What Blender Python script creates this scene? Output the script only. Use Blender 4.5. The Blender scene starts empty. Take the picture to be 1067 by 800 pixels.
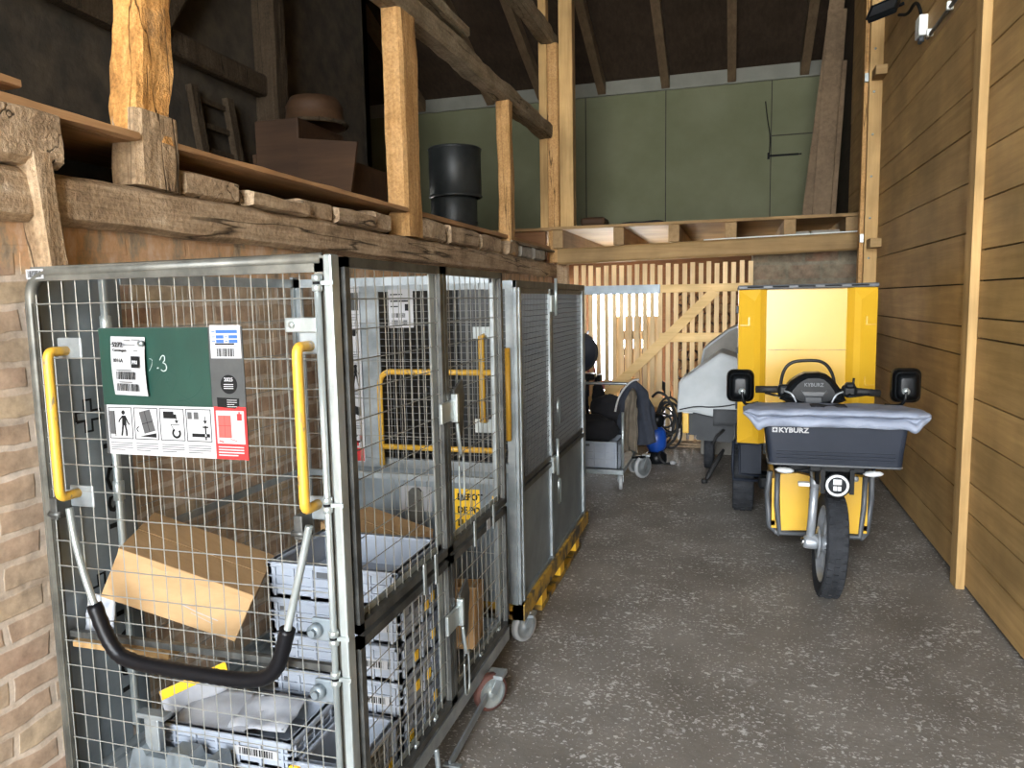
import bpy, bmesh, math, random
from mathutils import Vector, Matrix, Euler, noise
V = Vector
R = math.radians
SC = bpy.context.scene
COL = SC.collection
rnd = random.Random(7)

# ------------------------------------------------------------------ materials
def nodes(name):
    m = bpy.data.materials.new(name)
    m.use_nodes = True
    nt = m.node_tree
    b = nt.nodes['Principled BSDF']
    return m, nt, b

def N(nt, typ, **kw):
    n = nt.nodes.new(typ)
    for k, v in kw.items():
        if k in n.inputs.keys():
            n.inputs[k].default_value = v
        else:
            setattr(n, k, v)
    return n

def ramp(nt, stops):
    r = nt.nodes.new('ShaderNodeValToRGB')
    e = r.color_ramp.elements
    while len(e) < len(stops):
        e.new(0.5)
    for el, (p, c) in zip(e, stops):
        el.position = p
        el.color = (*c, 1) if len(c) == 3 else c
    return r

def coords(nt, scale=(1, 1, 1), kind='Object'):
    tc = N(nt, 'ShaderNodeTexCoord')
    mp = N(nt, 'ShaderNodeMapping')
    mp.inputs['Scale'].default_value = scale
    nt.links.new(tc.outputs[kind], mp.inputs['Vector'])
    return mp.outputs['Vector']

def pbr(name, c1, c2=None, scale=(6, 6, 6), rough=0.5, metal=0.0, bump=0.0, detail=6, lo=0.35, hi=0.65, bscale=None, island=0.0, spec=0.5):
    m, nt, b = nodes(name)
    L = nt.links.new
    b.inputs['Roughness'].default_value = rough
    b.inputs['Metallic'].default_value = metal
    b.inputs['Specular IOR Level'].default_value = spec
    if c2 is None and not bump:
        b.inputs['Base Color'].default_value = (*c1, 1)
        return m
    v = coords(nt, scale)
    nz = N(nt, 'ShaderNodeTexNoise', Scale=1.0, Detail=detail, Roughness=0.6)
    L(v, nz.inputs['Vector'])
    out = None
    if c2 is not None:
        r = ramp(nt, [(lo, c1), (hi, c2)])
        L(nz.outputs['Fac'], r.inputs['Fac'])
        out = r.outputs['Color']
    else:
        rgb = N(nt, 'ShaderNodeRGB')
        rgb.outputs[0].default_value = (*c1, 1)
        out = rgb.outputs[0]
    if island:
        g = N(nt, 'ShaderNodeNewGeometry')
        mr = N(nt, 'ShaderNodeMapRange')
        mr.inputs['To Min'].default_value = 1 - island
        mr.inputs['To Max'].default_value = 1 + island
        L(g.outputs['Random Per Island'], mr.inputs['Value'])
        mx = N(nt, 'ShaderNodeMix', data_type='RGBA', blend_type='MULTIPLY')
        mx.inputs['Factor'].default_value = 1
        L(out, mx.inputs['A'])
        L(mr.outputs['Result'], mx.inputs['B'])
        out = mx.outputs['Result']
    L(out, b.inputs['Base Color'])
    if bump:
        nb = nz
        if bscale:
            v2 = coords(nt, bscale)
            nb = N(nt, 'ShaderNodeTexNoise', Scale=1.0, Detail=5)
            L(v2, nb.inputs['Vector'])
        bp = N(nt, 'ShaderNodeBump', Strength=bump, Distance=0.01)
        L(nb.outputs['Fac'], bp.inputs['Height'])
        L(bp.outputs['Normal'], b.inputs['Normal'])
    return m

def wood(name, c1, c2, axis='z', rough=0.7, bump=0.3, across=22, along=1.3, island=0.0, knots=0.0):
    """timber grain that runs along one axis"""
    s = [across] * 3
    s['xyz'.index(axis)] = along
    m, nt, b = nodes(name)
    L = nt.links.new
    v = coords(nt, tuple(s))
    n1 = N(nt, 'ShaderNodeTexNoise', Scale=1.0, Detail=8, Roughness=0.65, Distortion=0.4)
    L(v, n1.inputs['Vector'])
    r = ramp(nt, [(0.3, c1), (0.68, c2)])
    L(n1.outputs['Fac'], r.inputs['Fac'])
    v2 = coords(nt, (2.2, 2.2, 2.2))
    n2 = N(nt, 'ShaderNodeTexNoise', Scale=1.0, Detail=4)
    L(v2, n2.inputs['Vector'])
    mr = N(nt, 'ShaderNodeMapRange')
    mr.inputs['From Min'].default_value = 0.3
    mr.inputs['From Max'].default_value = 0.7
    mr.inputs['To Min'].default_value = 0.72
    mr.inputs['To Max'].default_value = 1.2
    L(n2.outputs['Fac'], mr.inputs['Value'])
    mx = N(nt, 'ShaderNodeMix', data_type='RGBA', blend_type='MULTIPLY')
    mx.inputs['Factor'].default_value = 1
    L(r.outputs['Color'], mx.inputs['A'])
    L(mr.outputs['Result'], mx.inputs['B'])
    out = mx.outputs['Result']
    if island:
        g = N(nt, 'ShaderNodeNewGeometry')
        m2 = N(nt, 'ShaderNodeMapRange')
        m2.inputs['To Min'].default_value = 1 - island
        m2.inputs['To Max'].default_value = 1 + island
        L(g.outputs['Random Per Island'], m2.inputs['Value'])
        x2 = N(nt, 'ShaderNodeMix', data_type='RGBA', blend_type='MULTIPLY')
        x2.inputs['Factor'].default_value = 1
        L(out, x2.inputs['A'])
        L(m2.outputs['Result'], x2.inputs['B'])
        out = x2.outputs['Result']
    L(out, b.inputs['Base Color'])
    b.inputs['Roughness'].default_value = rough
    b.inputs['Specular IOR Level'].default_value = 0.25
    bp = N(nt, 'ShaderNodeBump', Strength=bump, Distance=0.006)
    L(n1.outputs['Fac'], bp.inputs['Height'])
    L(bp.outputs['Normal'], b.inputs['Normal'])
    return m

def old_timber(name, axis, stops, crack=0.009, across=42, along=1.6, fine=60, bump=0.8, stain=None, stain_lo=0.56, stain_hi=0.66):
    """weathered timber: grain, long drying cracks, pale and dark blotches"""
    m, nt, b = nodes(name)
    L = nt.links.new
    s = [across] * 3; s['xyz'.index(axis)] = along
    n1 = N(nt, 'ShaderNodeTexNoise', Scale=1.0, Detail=9, Roughness=0.7, Distortion=0.15)
    L(coords(nt, tuple(s)), n1.inputs['Vector'])
    n2 = N(nt, 'ShaderNodeTexNoise', Scale=1.0, Detail=7, Roughness=0.68)
    L(coords(nt, (5, 5, 5)), n2.inputs['Vector'])
    ad = N(nt, 'ShaderNodeMath', operation='MULTIPLY_ADD'); ad.inputs[1].default_value = 0.5
    hf = N(nt, 'ShaderNodeMath', operation='MULTIPLY'); hf.inputs[1].default_value = 0.5
    L(n2.outputs['Fac'], hf.inputs[0]); L(n1.outputs['Fac'], ad.inputs[0]); L(hf.outputs[0], ad.inputs[2])
    rp = ramp(nt, stops)
    L(ad.outputs[0], rp.inputs['Fac'])
    out = rp.outputs['Color']
    if stain is not None:
        n5 = N(nt, 'ShaderNodeTexNoise', Scale=1.0, Detail=8, Roughness=0.7)
        L(coords(nt, tuple(7 if k != 'xyz'.index(axis) else 3 for k in range(3))), n5.inputs['Vector'])
        r5 = ramp(nt, [(stain_lo, (0, 0, 0)), (stain_hi, (1, 1, 1))]); L(n5.outputs['Fac'], r5.inputs['Fac'])
        m5 = N(nt, 'ShaderNodeMix', data_type='RGBA'); L(r5.outputs['Color'], m5.inputs['Factor']); L(out, m5.inputs['A']); m5.inputs['B'].default_value = (*stain, 1)
        out = m5.outputs['Result']
    s3 = [6] * 3; s3['xyz'.index(axis)] = 0.28
    n3 = N(nt, 'ShaderNodeTexNoise', Scale=1.0, Detail=4, Roughness=0.5, Distortion=0.25)
    L(coords(nt, tuple(s3)), n3.inputs['Vector'])
    sb = N(nt, 'ShaderNodeMath', operation='SUBTRACT'); sb.inputs[1].default_value = 0.5
    ab = N(nt, 'ShaderNodeMath', operation='ABSOLUTE')
    L(n3.outputs['Fac'], sb.inputs[0]); L(sb.outputs[0], ab.inputs[0])
    ck = N(nt, 'ShaderNodeMapRange'); ck.inputs['From Max'].default_value = crack; ck.inputs['To Min'].default_value = 0.16
    L(ab.outputs[0], ck.inputs['Value'])
    n4 = N(nt, 'ShaderNodeTexNoise', Scale=float(fine), Detail=4, Roughness=0.7)
    L(coords(nt, (1, 1, 1)), n4.inputs['Vector'])
    f4 = N(nt, 'ShaderNodeMapRange'); f4.inputs['From Min'].default_value = 0.3; f4.inputs['From Max'].default_value = 0.7; f4.inputs['To Min'].default_value = 0.7; f4.inputs['To Max'].default_value = 1.25
    L(n4.outputs['Fac'], f4.inputs['Value'])
    mu = N(nt, 'ShaderNodeMath', operation='MULTIPLY'); L(ck.outputs[0], mu.inputs[0]); L(f4.outputs[0], mu.inputs[1])
    mx = N(nt, 'ShaderNodeMix', data_type='RGBA', blend_type='MULTIPLY'); mx.inputs['Factor'].default_value = 1
    L(out, mx.inputs['A']); L(mu.outputs[0], mx.inputs['B'])
    L(mx.outputs['Result'], b.inputs['Base Color'])
    b.inputs['Roughness'].default_value = 0.88
    b.inputs['Specular IOR Level'].default_value = 0.15
    h = N(nt, 'ShaderNodeMath', operation='ADD'); L(mu.outputs[0], h.inputs[0]); L(n1.outputs['Fac'], h.inputs[1])
    bp = N(nt, 'ShaderNodeBump', Strength=bump, Distance=0.008); L(h.outputs[0], bp.inputs['Height'])
    L(bp.outputs['Normal'], b.inputs['Normal'])
    return m

M = {}
M['steel'] = pbr('galvanised_steel', (0.20, 0.225, 0.23), (0.34, 0.37, 0.38), (9, 9, 9), 0.40, 0.6, 0.05)
M['steel_bright'] = pbr('bright_zinc', (0.28, 0.315, 0.31), (0.44, 0.48, 0.47), (14, 14, 5), 0.30, 0.6)
M['steel_dark'] = pbr('worn_frame_steel', (0.035, 0.036, 0.034), (0.095, 0.097, 0.09), (14, 14, 14), 0.45, 0.5, 0.1)
M['steel_olive'] = pbr('stained_frame_steel', (0.075, 0.075, 0.065), (0.16, 0.155, 0.13), (10, 10, 10), 0.45, 0.4)
M['wire'] = pbr('mesh_wire', (0.27, 0.275, 0.25), None, rough=0.4, metal=0.5)
M['wire_fine'] = pbr('fine_mesh_wire', (0.17, 0.18, 0.185), None, rough=0.45, metal=0.5)
M['sheet'] = pbr('galvanised_sheet', (0.15, 0.178, 0.195), (0.235, 0.27, 0.29), (5, 5, 5), 0.45, 0.5, 0.04)
M['yellow_paint'] = pbr('yellow_lacquer', (0.80, 0.46, 0.02), (0.86, 0.53, 0.04), (6, 6, 6), 0.4)
M['yellow_worn'] = pbr('worn_yellow_paint', (0.50, 0.285, 0.028), (0.19, 0.14, 0.07), (55, 55, 22), 0.45, 0, 0, lo=0.58, hi=0.66)
M['yellow_dirty'] = pbr('dirty_yellow_paint', (0.42, 0.25, 0.025), (0.045, 0.04, 0.03), (9, 9, 9), 0.55, lo=0.42, hi=0.58)
M['yellow_body'] = pbr('yellow_bodywork', (0.56, 0.325, 0.018), (0.60, 0.35, 0.022), (3, 3, 3), 0.3)
M['black_rubber'] = pbr('black_rubber', (0.006, 0.006, 0.006), (0.012, 0.012, 0.012), (30, 30, 30), 0.7, 0, 0.1)
M['black_grip'] = pbr('black_grip', (0.004, 0.004, 0.005), None, rough=0.38, spec=0.2)
M['tyre'] = pbr('tyre_rubber', (0.014, 0.0155, 0.018), (0.029, 0.031, 0.035), (20, 20, 20), 0.8, 0, 0.2, spec=.25)
M['black_plastic'] = pbr('black_plastic', (0.006, 0.007, 0.008), None, rough=0.34, spec=0.18)
M['anthracite'] = pbr('anthracite_plastic', (0.011, 0.0145, 0.022), (0.016, 0.020, 0.030), (4, 4, 4), 0.5, spec=.16)
M['grey_plastic'] = pbr('grey_plastic', (0.07, 0.076, 0.082), None, rough=0.45)
M['crate'] = pbr('grey_crate_plastic', (0.19, 0.215, 0.255), (0.25, 0.278, 0.318), (7, 7, 7), 0.48)
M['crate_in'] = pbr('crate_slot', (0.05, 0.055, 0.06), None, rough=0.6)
M['white'] = pbr('white_paper', (0.31, 0.31, 0.31), None, rough=0.6)
M['paper'] = pbr('creased_paper', (0.25, 0.265, 0.29), (0.34, 0.35, 0.37), (9, 9, 9), 0.65, 0, 0.15)
M['ink'] = pbr('black_ink', (0.004, 0.004, 0.004), None, rough=0.7, spec=.2)
M['ink_grey'] = pbr('grey_ink', (0.045, 0.045, 0.045), None, rough=0.6)
M['blue_ink'] = pbr('blue_ink', (0.008, 0.07, 0.26), None, rough=0.6)
M['red'] = pbr('red_print', (0.33, 0.012, 0.012), None, rough=0.5)
M['red_soft'] = pbr('pale_red_print', (0.40, 0.06, 0.05), None, rough=0.5)
M['green_board'] = pbr('green_chalkboard', (0.003, 0.026, 0.018), (0.005, 0.035, 0.024), (12, 12, 5), 0.42)
M['board_grey'] = pbr('board_grey', (0.030, 0.032, 0.032), (0.042, 0.044, 0.042), (20, 20, 20), 0.5)
M['chalk'] = pbr('chalk', (0.27, 0.31, 0.29), None, rough=0.9)
M['chalk_faint'] = pbr('faint_chalk', (0.017, 0.05, 0.038), None, rough=0.9)
M['card'] = pbr('cardboard', (0.31, 0.19, 0.083), (0.37, 0.23, 0.105), (3, 30, 30), 0.8, 0, 0.05)
M['card_light'] = pbr('cardboard_side', (0.33, 0.205, 0.092), (0.39, 0.25, 0.118), (3, 26, 26), 0.8, 0, 0.05)
M['yellow_strip'] = pbr('yellow_tape', (0.85, 0.52, 0.02), None, rough=0.5)
M['fabric_grey'] = pbr('light_grey_fabric', (0.175, 0.20, 0.255), (0.24, 0.27, 0.335), (9, 9, 9), 0.75, 0, 0.15, bscale=(14, 14, 22))
M['tarp'] = pbr('grey_tarpaulin', (0.36, 0.385, 0.39), (0.43, 0.455, 0.46), (6, 6, 6), 0.7, 0, 0.1)
M['tarp_dark'] = pbr('taupe_tarpaulin', (0.20, 0.19, 0.165), (0.26, 0.245, 0.215), (6, 6, 6), 0.75)
M['tarp_char'] = pbr('charcoal_cloth', (0.038, 0.041, 0.044), (0.055, 0.058, 0.061), (6, 6, 6), 0.75)
M['navy'] = pbr('navy_cloth', (0.016, 0.020, 0.030), (0.027, 0.032, 0.045), (12, 12, 12), 0.9, 0, 0.2)
M['khaki'] = pbr('khaki_cloth', (0.095, 0.078, 0.055), (0.145, 0.12, 0.088), (12, 12, 12), 0.9, 0, 0.2)
M['black_cloth'] = pbr('black_cloth', (0.004, 0.004, 0.006), (0.010, 0.010, 0.013), (10, 10, 10), 0.95, 0, 0.2)
M['lining'] = pbr('grey_lining', (0.42, 0.41, 0.40), None, rough=0.9)
M['blue'] = pbr('blue_plastic', (0.012, 0.07, 0.36), None, rough=0.35)
M['pink'] = pbr('pink_fairing', (0.26, 0.09, 0.11), None, rough=0.4)
M['chrome'] = pbr('chrome', (0.75, 0.76, 0.76), None, rough=0.2, metal=1.0)
M['lens'] = pbr('clear_lens', (0.55, 0.57, 0.57), None, rough=0.3)
M['lamp_face'] = pbr('lamp_reflector', (0.03, 0.033, 0.036), None, rough=0.35)
M['grey_metal'] = pbr('grey_fork_metal', (0.28, 0.30, 0.32), (0.36, 0.38, 0.40), (10, 10, 10), 0.4, 0.5)
M['wheel_grey'] = pbr('grey_castor_tread', (0.32, 0.33, 0.33), None, rough=0.6)
M['wheel_red'] = pbr('reddish_castor_tread', (0.085, 0.038, 0.030), None, rough=0.7, spec=.25)
M['drum'] = pbr('dark_drum_metal', (0.022, 0.026, 0.026), (0.045, 0.05, 0.05), (4, 4, 3), 0.45, 0.2)
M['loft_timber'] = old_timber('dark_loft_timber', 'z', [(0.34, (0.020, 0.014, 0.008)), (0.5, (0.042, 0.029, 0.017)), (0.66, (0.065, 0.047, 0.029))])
M['dark_fill'] = pbr('dark_fill_matte', (0.02, 0.018, 0.014), (0.04, 0.035, 0.028), (12, 12, 12), 0.95, 0, 0.4)
M['clear_plastic'] = pbr('white_plastic', (0.72, 0.75, 0.72), None, rough=0.4)

GREYB = [(0.34, (0.15, 0.10, 0.058)), (0.5, (0.35, 0.25, 0.155)), (0.66, (0.54, 0.42, 0.285))]
M['old_y'] = old_timber('weathered_oak_along', 'y', GREYB, stain=(0.50, 0.41, 0.31), stain_lo=.60, stain_hi=.72)
M['old_x'] = old_timber('weathered_oak_across', 'x', GREYB, across=30, along=4)
M['old_z'] = old_timber('weathered_oak_upright', 'z', [(0.34, (0.16, 0.10, 0.055)), (0.5, (0.31, 0.215, 0.125)), (0.66, (0.43, 0.32, 0.21))])
M['worm_z'] = old_timber('wormy_orange_oak', 'z', [(0.32, (0.17, 0.075, 0.022)), (0.5, (0.50, 0.25, 0.075)), (0.68, (0.72, 0.41, 0.15))], crack=.006, across=24, along=6, fine=85, bump=1.0, stain=(0.15, 0.09, 0.045), stain_lo=.53, stain_hi=.64)
M['post_z'] = old_timber('tan_post_oak', 'z', [(0.3, (0.27, 0.145, 0.05)), (0.5, (0.42, 0.24, 0.095)), (0.7, (0.50, 0.31, 0.14))], crack=.007, across=42, along=1.2, bump=.5)
M['grey_y'] = old_timber('grey_beam_oak', 'y', [(0.34, (0.12, 0.09, 0.055)), (0.5, (0.23, 0.18, 0.115)), (0.66, (0.33, 0.265, 0.18))], crack=.006)
M['plank_y'] = wood('edge_plank', (0.26, 0.14, 0.06), (0.46, 0.27, 0.13), 'y', bump=0.3)
M['plank_x'] = wood('spruce_plank', (0.21, 0.125, 0.05), (0.33, 0.21, 0.09), 'x', bump=0.2)
M['spruce_x'] = wood('spruce_beam', (0.22, 0.135, 0.052), (0.34, 0.22, 0.095), 'x', bump=0.2, across=16, along=0.9)
M['spruce_z'] = wood('spruce_stud', (0.33, 0.20, 0.075), (0.50, 0.325, 0.135), 'z', bump=0.15)
M['spruce_y'] = wood('spruce_joist', (0.21, 0.13, 0.055), (0.30, 0.195, 0.09), 'y', bump=0.2)
M['slat'] = wood('pale_slat', (0.62, 0.43, 0.22), (0.80, 0.60, 0.34), 'z', bump=0.1, island=0.14)
M['rail'] = wood('pale_rail', (0.60, 0.40, 0.16), (0.76, 0.54, 0.26), 'x', bump=0.1)
M['wallboard'] = wood('brown_wall_board', (0.34, 0.21, 0.080), (0.47, 0.305, 0.125), 'y', rough=0.62, bump=0.12, across=30, along=1.6, island=0.10)
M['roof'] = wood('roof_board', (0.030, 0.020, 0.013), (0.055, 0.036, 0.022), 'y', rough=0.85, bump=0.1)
M['rafter'] = wood('rafter', (0.12, 0.08, 0.045), (0.19, 0.13, 0.075), 'y', bump=0.3)
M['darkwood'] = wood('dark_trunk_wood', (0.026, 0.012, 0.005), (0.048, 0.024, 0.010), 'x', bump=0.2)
M['orange_board'] = wood('orange_lean_to_board', (0.15, 0.068, 0.028), (0.23, 0.11, 0.045), 'x', bump=0.1)
M['log_bark'] = pbr('log_bark', (0.07, 0.040, 0.022), (0.15, 0.085, 0.045), (14, 14, 14), 0.9, 0, 0.4)
M['log_end'] = pbr('log_end', (0.28, 0.16, 0.08), (0.42, 0.27, 0.14), (20, 20, 20), 0.85)

def brick_mat(name, rot, c1, c2, mortar, bw=0.26, bh=0.082, ms=0.012, patch=(0.34, 0.25, 0.16), patch_amt=0.5, zlo=None):
    """fired bricks with wide weathered joints, stains and rendered patches"""
    m, nt, b = nodes(name)
    L = nt.links.new
    tc = N(nt, 'ShaderNodeTexCoord')
    mp = N(nt, 'ShaderNodeMapping')
    mp.inputs['Rotation'].default_value = rot
    L(tc.outputs['Object'], mp.inputs['Vector'])
    # wobble the joints a little
    nw = N(nt, 'ShaderNodeTexNoise', Scale=6.0, Detail=3)
    L(mp.outputs['Vector'], nw.inputs['Vector'])
    wob = N(nt, 'ShaderNodeMix', data_type='RGBA', blend_type='LINEAR_LIGHT')
    wob.inputs['Factor'].default_value = 0.022
    L(mp.outputs['Vector'], wob.inputs['A'])
    L(nw.outputs['Color'], wob.inputs['B'])
    bt = N(nt, 'ShaderNodeTexBrick')
    bt.inputs['Scale'].default_value = 1
    bt.inputs['Brick Width'].default_value = bw
    bt.inputs['Row Height'].default_value = bh
    bt.inputs['Mortar Size'].default_value = ms
    bt.inputs['Mortar Smooth'].default_value = 0.4
    bt.inputs['Bias'].default_value = 0.0
    bt.inputs['Color1'].default_value = (*c1, 1)
    bt.inputs['Color2'].default_value = (*c2, 1)
    bt.inputs['Mortar'].default_value = (*mortar, 1)
    L(wob.outputs['Result'], bt.inputs['Vector'])
    n1 = N(nt, 'ShaderNodeTexNoise', Scale=3.2, Detail=7, Roughness=0.65)
    L(tc.outputs['Object'], n1.inputs['Vector'])
    r1 = ramp(nt, [(0.42, (0, 0, 0)), (0.66, (1, 1, 1))])
    L(n1.outputs['Fac'], r1.inputs['Fac'])
    am = N(nt, 'ShaderNodeMath', operation='MULTIPLY')
    am.inputs[1].default_value = patch_amt
    L(r1.outputs['Color'], am.inputs[0])
    mx = N(nt, 'ShaderNodeMix', data_type='RGBA')
    L(am.outputs[0], mx.inputs['Factor'])
    L(bt.outputs['Color'], mx.inputs['A'])
    mx.inputs['B'].default_value = (*patch, 1)
    n2 = N(nt, 'ShaderNodeTexNoise', Scale=14.0, Detail=6, Roughness=0.7)
    L(tc.outputs['Object'], n2.inputs['Vector'])
    mr = N(nt, 'ShaderNodeMapRange')
    mr.inputs['From Min'].default_value = 0.3
    mr.inputs['From Max'].default_value = 0.7
    mr.inputs['To Min'].default_value = 0.62
    mr.inputs['To Max'].default_value = 1.3
    L(n2.outputs['Fac'], mr.inputs['Value'])
    m2 = N(nt, 'ShaderNodeMix', data_type='RGBA', blend_type='MULTIPLY')
    m2.inputs['Factor'].default_value = 1
    L(mx.outputs['Result'], m2.inputs['A'])
    L(mr.outputs['Result'], m2.inputs['B'])
    out = m2.outputs['Result']
    if zlo is not None:
        sx = N(nt, 'ShaderNodeSeparateXYZ'); L(tc.outputs['Object'], sx.inputs[0])
        zz = N(nt, 'ShaderNodeMath', operation='MULTIPLY_ADD'); zz.inputs[1].default_value = 0.16
        L(n1.outputs['Fac'], zz.inputs[0]); L(sx.outputs['Z'], zz.inputs[2])
        mz = N(nt, 'ShaderNodeMapRange'); mz.inputs['From Min'].default_value = zlo + .07; mz.inputs['From Max'].default_value = zlo + .10
        L(zz.outputs[0], mz.inputs['Value'])
        np_ = N(nt, 'ShaderNodeTexNoise', Scale=1.0, Detail=8, Roughness=0.72)
        L(coords(nt, (9, 9, 4)), np_.inputs['Vector'])
        rz = ramp(nt, [(0.30, (0.13, 0.105, 0.08)), (0.42, (0.30, 0.24, 0.17)), (0.50, (0.48, 0.30, 0.165)), (0.58, (0.52, 0.37, 0.26)), (0.70, (0.58, 0.47, 0.36))])
        L(np_.outputs['Fac'], rz.inputs['Fac'])
        m3 = N(nt, 'ShaderNodeMix', data_type='RGBA'); L(mz.outputs[0], m3.inputs['Factor']); L(out, m3.inputs['A']); L(rz.outputs['Color'], m3.inputs['B'])
        out = m3.outputs['Result']
    L(out, b.inputs['Base Color'])
    b.inputs['Roughness'].default_value = 0.9
    b.inputs['Specular IOR Level'].default_value = 0.15
    sub = N(nt, 'ShaderNodeMath', operation='MULTIPLY_ADD')
    sub.inputs[1].default_value = -0.8
    L(bt.outputs['Fac'], sub.inputs[0])
    L(n2.outputs['Fac'], sub.inputs[2])
    bp = N(nt, 'ShaderNodeBump', Strength=0.35, Distance=0.006)
    L(sub.outputs[0], bp.inputs['Height'])
    L(bp.outputs['Normal'], b.inputs['Normal'])
    return m

# wall plane x = const: brick u along y, v along z
M['brick'] = brick_mat('old_brick', (R(-90), R(-90), 0), (0.37, 0.25, 0.18), (0.42, 0.335, 0.225), (0.54, 0.465, 0.385), bw=0.27, bh=0.078, patch=(0.48, 0.375, 0.27), patch_amt=0.75, zlo=1.66)
M['pier_brick'] = brick_mat('pier_brick', (R(-90), 0, 0), (0.22, 0.12, 0.075), (0.20, 0.17, 0.125), (0.20, 0.175, 0.13), bw=0.33, bh=0.17, ms=0.02, patch=(0.19, 0.165, 0.115), patch_amt=0.9)
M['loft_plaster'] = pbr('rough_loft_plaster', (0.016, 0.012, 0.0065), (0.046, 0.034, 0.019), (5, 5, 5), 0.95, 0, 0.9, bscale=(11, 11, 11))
M['white_wall'] = pbr('pale_panel_wall', (0.115, 0.122, 0.062), (0.145, 0.150, 0.085), (1.2, 1.2, 1.2), 0.8)
M['wall_plate'] = pbr('pale_wall_plate', (0.17, 0.17, 0.14), (0.21, 0.21, 0.175), (3, 3, 3), 0.8)
M['concrete'] = pbr('rough_concrete', (0.20, 0.18, 0.15), (0.32, 0.29, 0.24), (16, 16, 16), 0.95, 0, 0.5)

def floor_mat():
    m, nt, b = nodes('stained_asphalt_floor')
    L = nt.links.new
    tc = N(nt, 'ShaderNodeTexCoord')
    P = tc.outputs['Object']
    n1 = N(nt, 'ShaderNodeTexNoise', Scale=2.0, Detail=7, Roughness=0.62)
    L(P, n1.inputs['Vector'])
    base = ramp(nt, [(0.3, (0.115, 0.102, 0.085)), (0.7, (0.21, 0.192, 0.166))])
    L(n1.outputs['Fac'], base.inputs['Fac'])
    # pale scuffed chips: small flecks, clustered
    ms = N(nt, 'ShaderNodeMapping')
    ms.inputs['Scale'].default_value = (1, 1.15, 1)
    L(P, ms.inputs['Vector'])
    n2 = N(nt, 'ShaderNodeTexNoise', Scale=30.0, Detail=4, Roughness=0.6, Distortion=0.25)
    L(ms.outputs['Vector'], n2.inputs['Vector'])
    n2b = N(nt, 'ShaderNodeTexNoise', Scale=62.0, Detail=3, Roughness=0.6, Distortion=0.3)
    L(ms.outputs['Vector'], n2b.inputs['Vector'])
    n3 = N(nt, 'ShaderNodeTexNoise', Scale=3.5, Detail=6, Roughness=0.65)
    L(P, n3.inputs['Vector'])
    add = N(nt, 'ShaderNodeMath', operation='MULTIPLY_ADD')
    add.inputs[1].default_value = 0.34
    L(n3.outputs['Fac'], add.inputs[0])
    L(n2.outputs['Fac'], add.inputs[2])
    fl1 = ramp(nt, [(0.775, (0, 0, 0)), (0.815, (1, 1, 1))])
    L(add.outputs[0], fl1.inputs['Fac'])
    addb = N(nt, 'ShaderNodeMath', operation='MULTIPLY_ADD')
    addb.inputs[1].default_value = 0.30
    L(n3.outputs['Fac'], addb.inputs[0])
    L(n2b.outputs['Fac'], addb.inputs[2])
    fl2 = ramp(nt, [(0.745, (0, 0, 0)), (0.79, (.8, .8, .8))])
    L(addb.outputs[0], fl2.inputs['Fac'])
    fl = N(nt, 'ShaderNodeMix', data_type='RGBA', blend_type='LIGHTEN')
    fl.inputs['Factor'].default_value = 1
    L(fl1.outputs['Color'], fl.inputs['A']); L(fl2.outputs['Color'], fl.inputs['B'])
    # a few big pale worn patches
    n4 = N(nt, 'ShaderNodeTexNoise', Scale=2.6, Detail=8, Roughness=0.72, Distortion=0.3)
    L(P, n4.inputs['Vector'])
    pt = ramp(nt, [(0.635, (0, 0, 0)), (0.73, (.85, .85, .85))])
    L(n4.outputs['Fac'], pt.inputs['Fac'])
    mxm = N(nt, 'ShaderNodeMath', operation='MAXIMUM')
    L(fl.outputs['Result'], mxm.inputs[0])
    L(pt.outputs['Color'], mxm.inputs[1])
    fac = N(nt, 'ShaderNodeMath', operation='MULTIPLY')
    fac.inputs[1].default_value = 0.72
    L(mxm.outputs[0], fac.inputs[0])
    mx = N(nt, 'ShaderNodeMix', data_type='RGBA')
    L(fac.outputs[0], mx.inputs['Factor'])
    L(base.outputs['Color'], mx.inputs['A'])
    mx.inputs['B'].default_value = (0.58, 0.565, 0.53, 1)
    L(mx.outputs['Result'], b.inputs['Base Color'])
    rr = N(nt, 'ShaderNodeMapRange')
    rr.inputs['To Min'].default_value = 0.42
    rr.inputs['To Max'].default_value = 0.75
    L(n2.outputs['Fac'], rr.inputs['Value'])
    L(rr.outputs['Result'], b.inputs['Roughness'])
    b.inputs['Specular IOR Level'].default_value = 0.4
    bp = N(nt, 'ShaderNodeBump', Strength=0.45, Distance=0.006)
    L(add.outputs[0], bp.inputs['Height'])
    L(bp.outputs['Normal'], b.inputs['Normal'])
    return m
M['floor'] = floor_mat()
M['yard'] = pbr('pale_yard_gravel', (0.42, 0.40, 0.36), (0.55, 0.52, 0.47), (3, 3, 3), 0.95)

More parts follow.
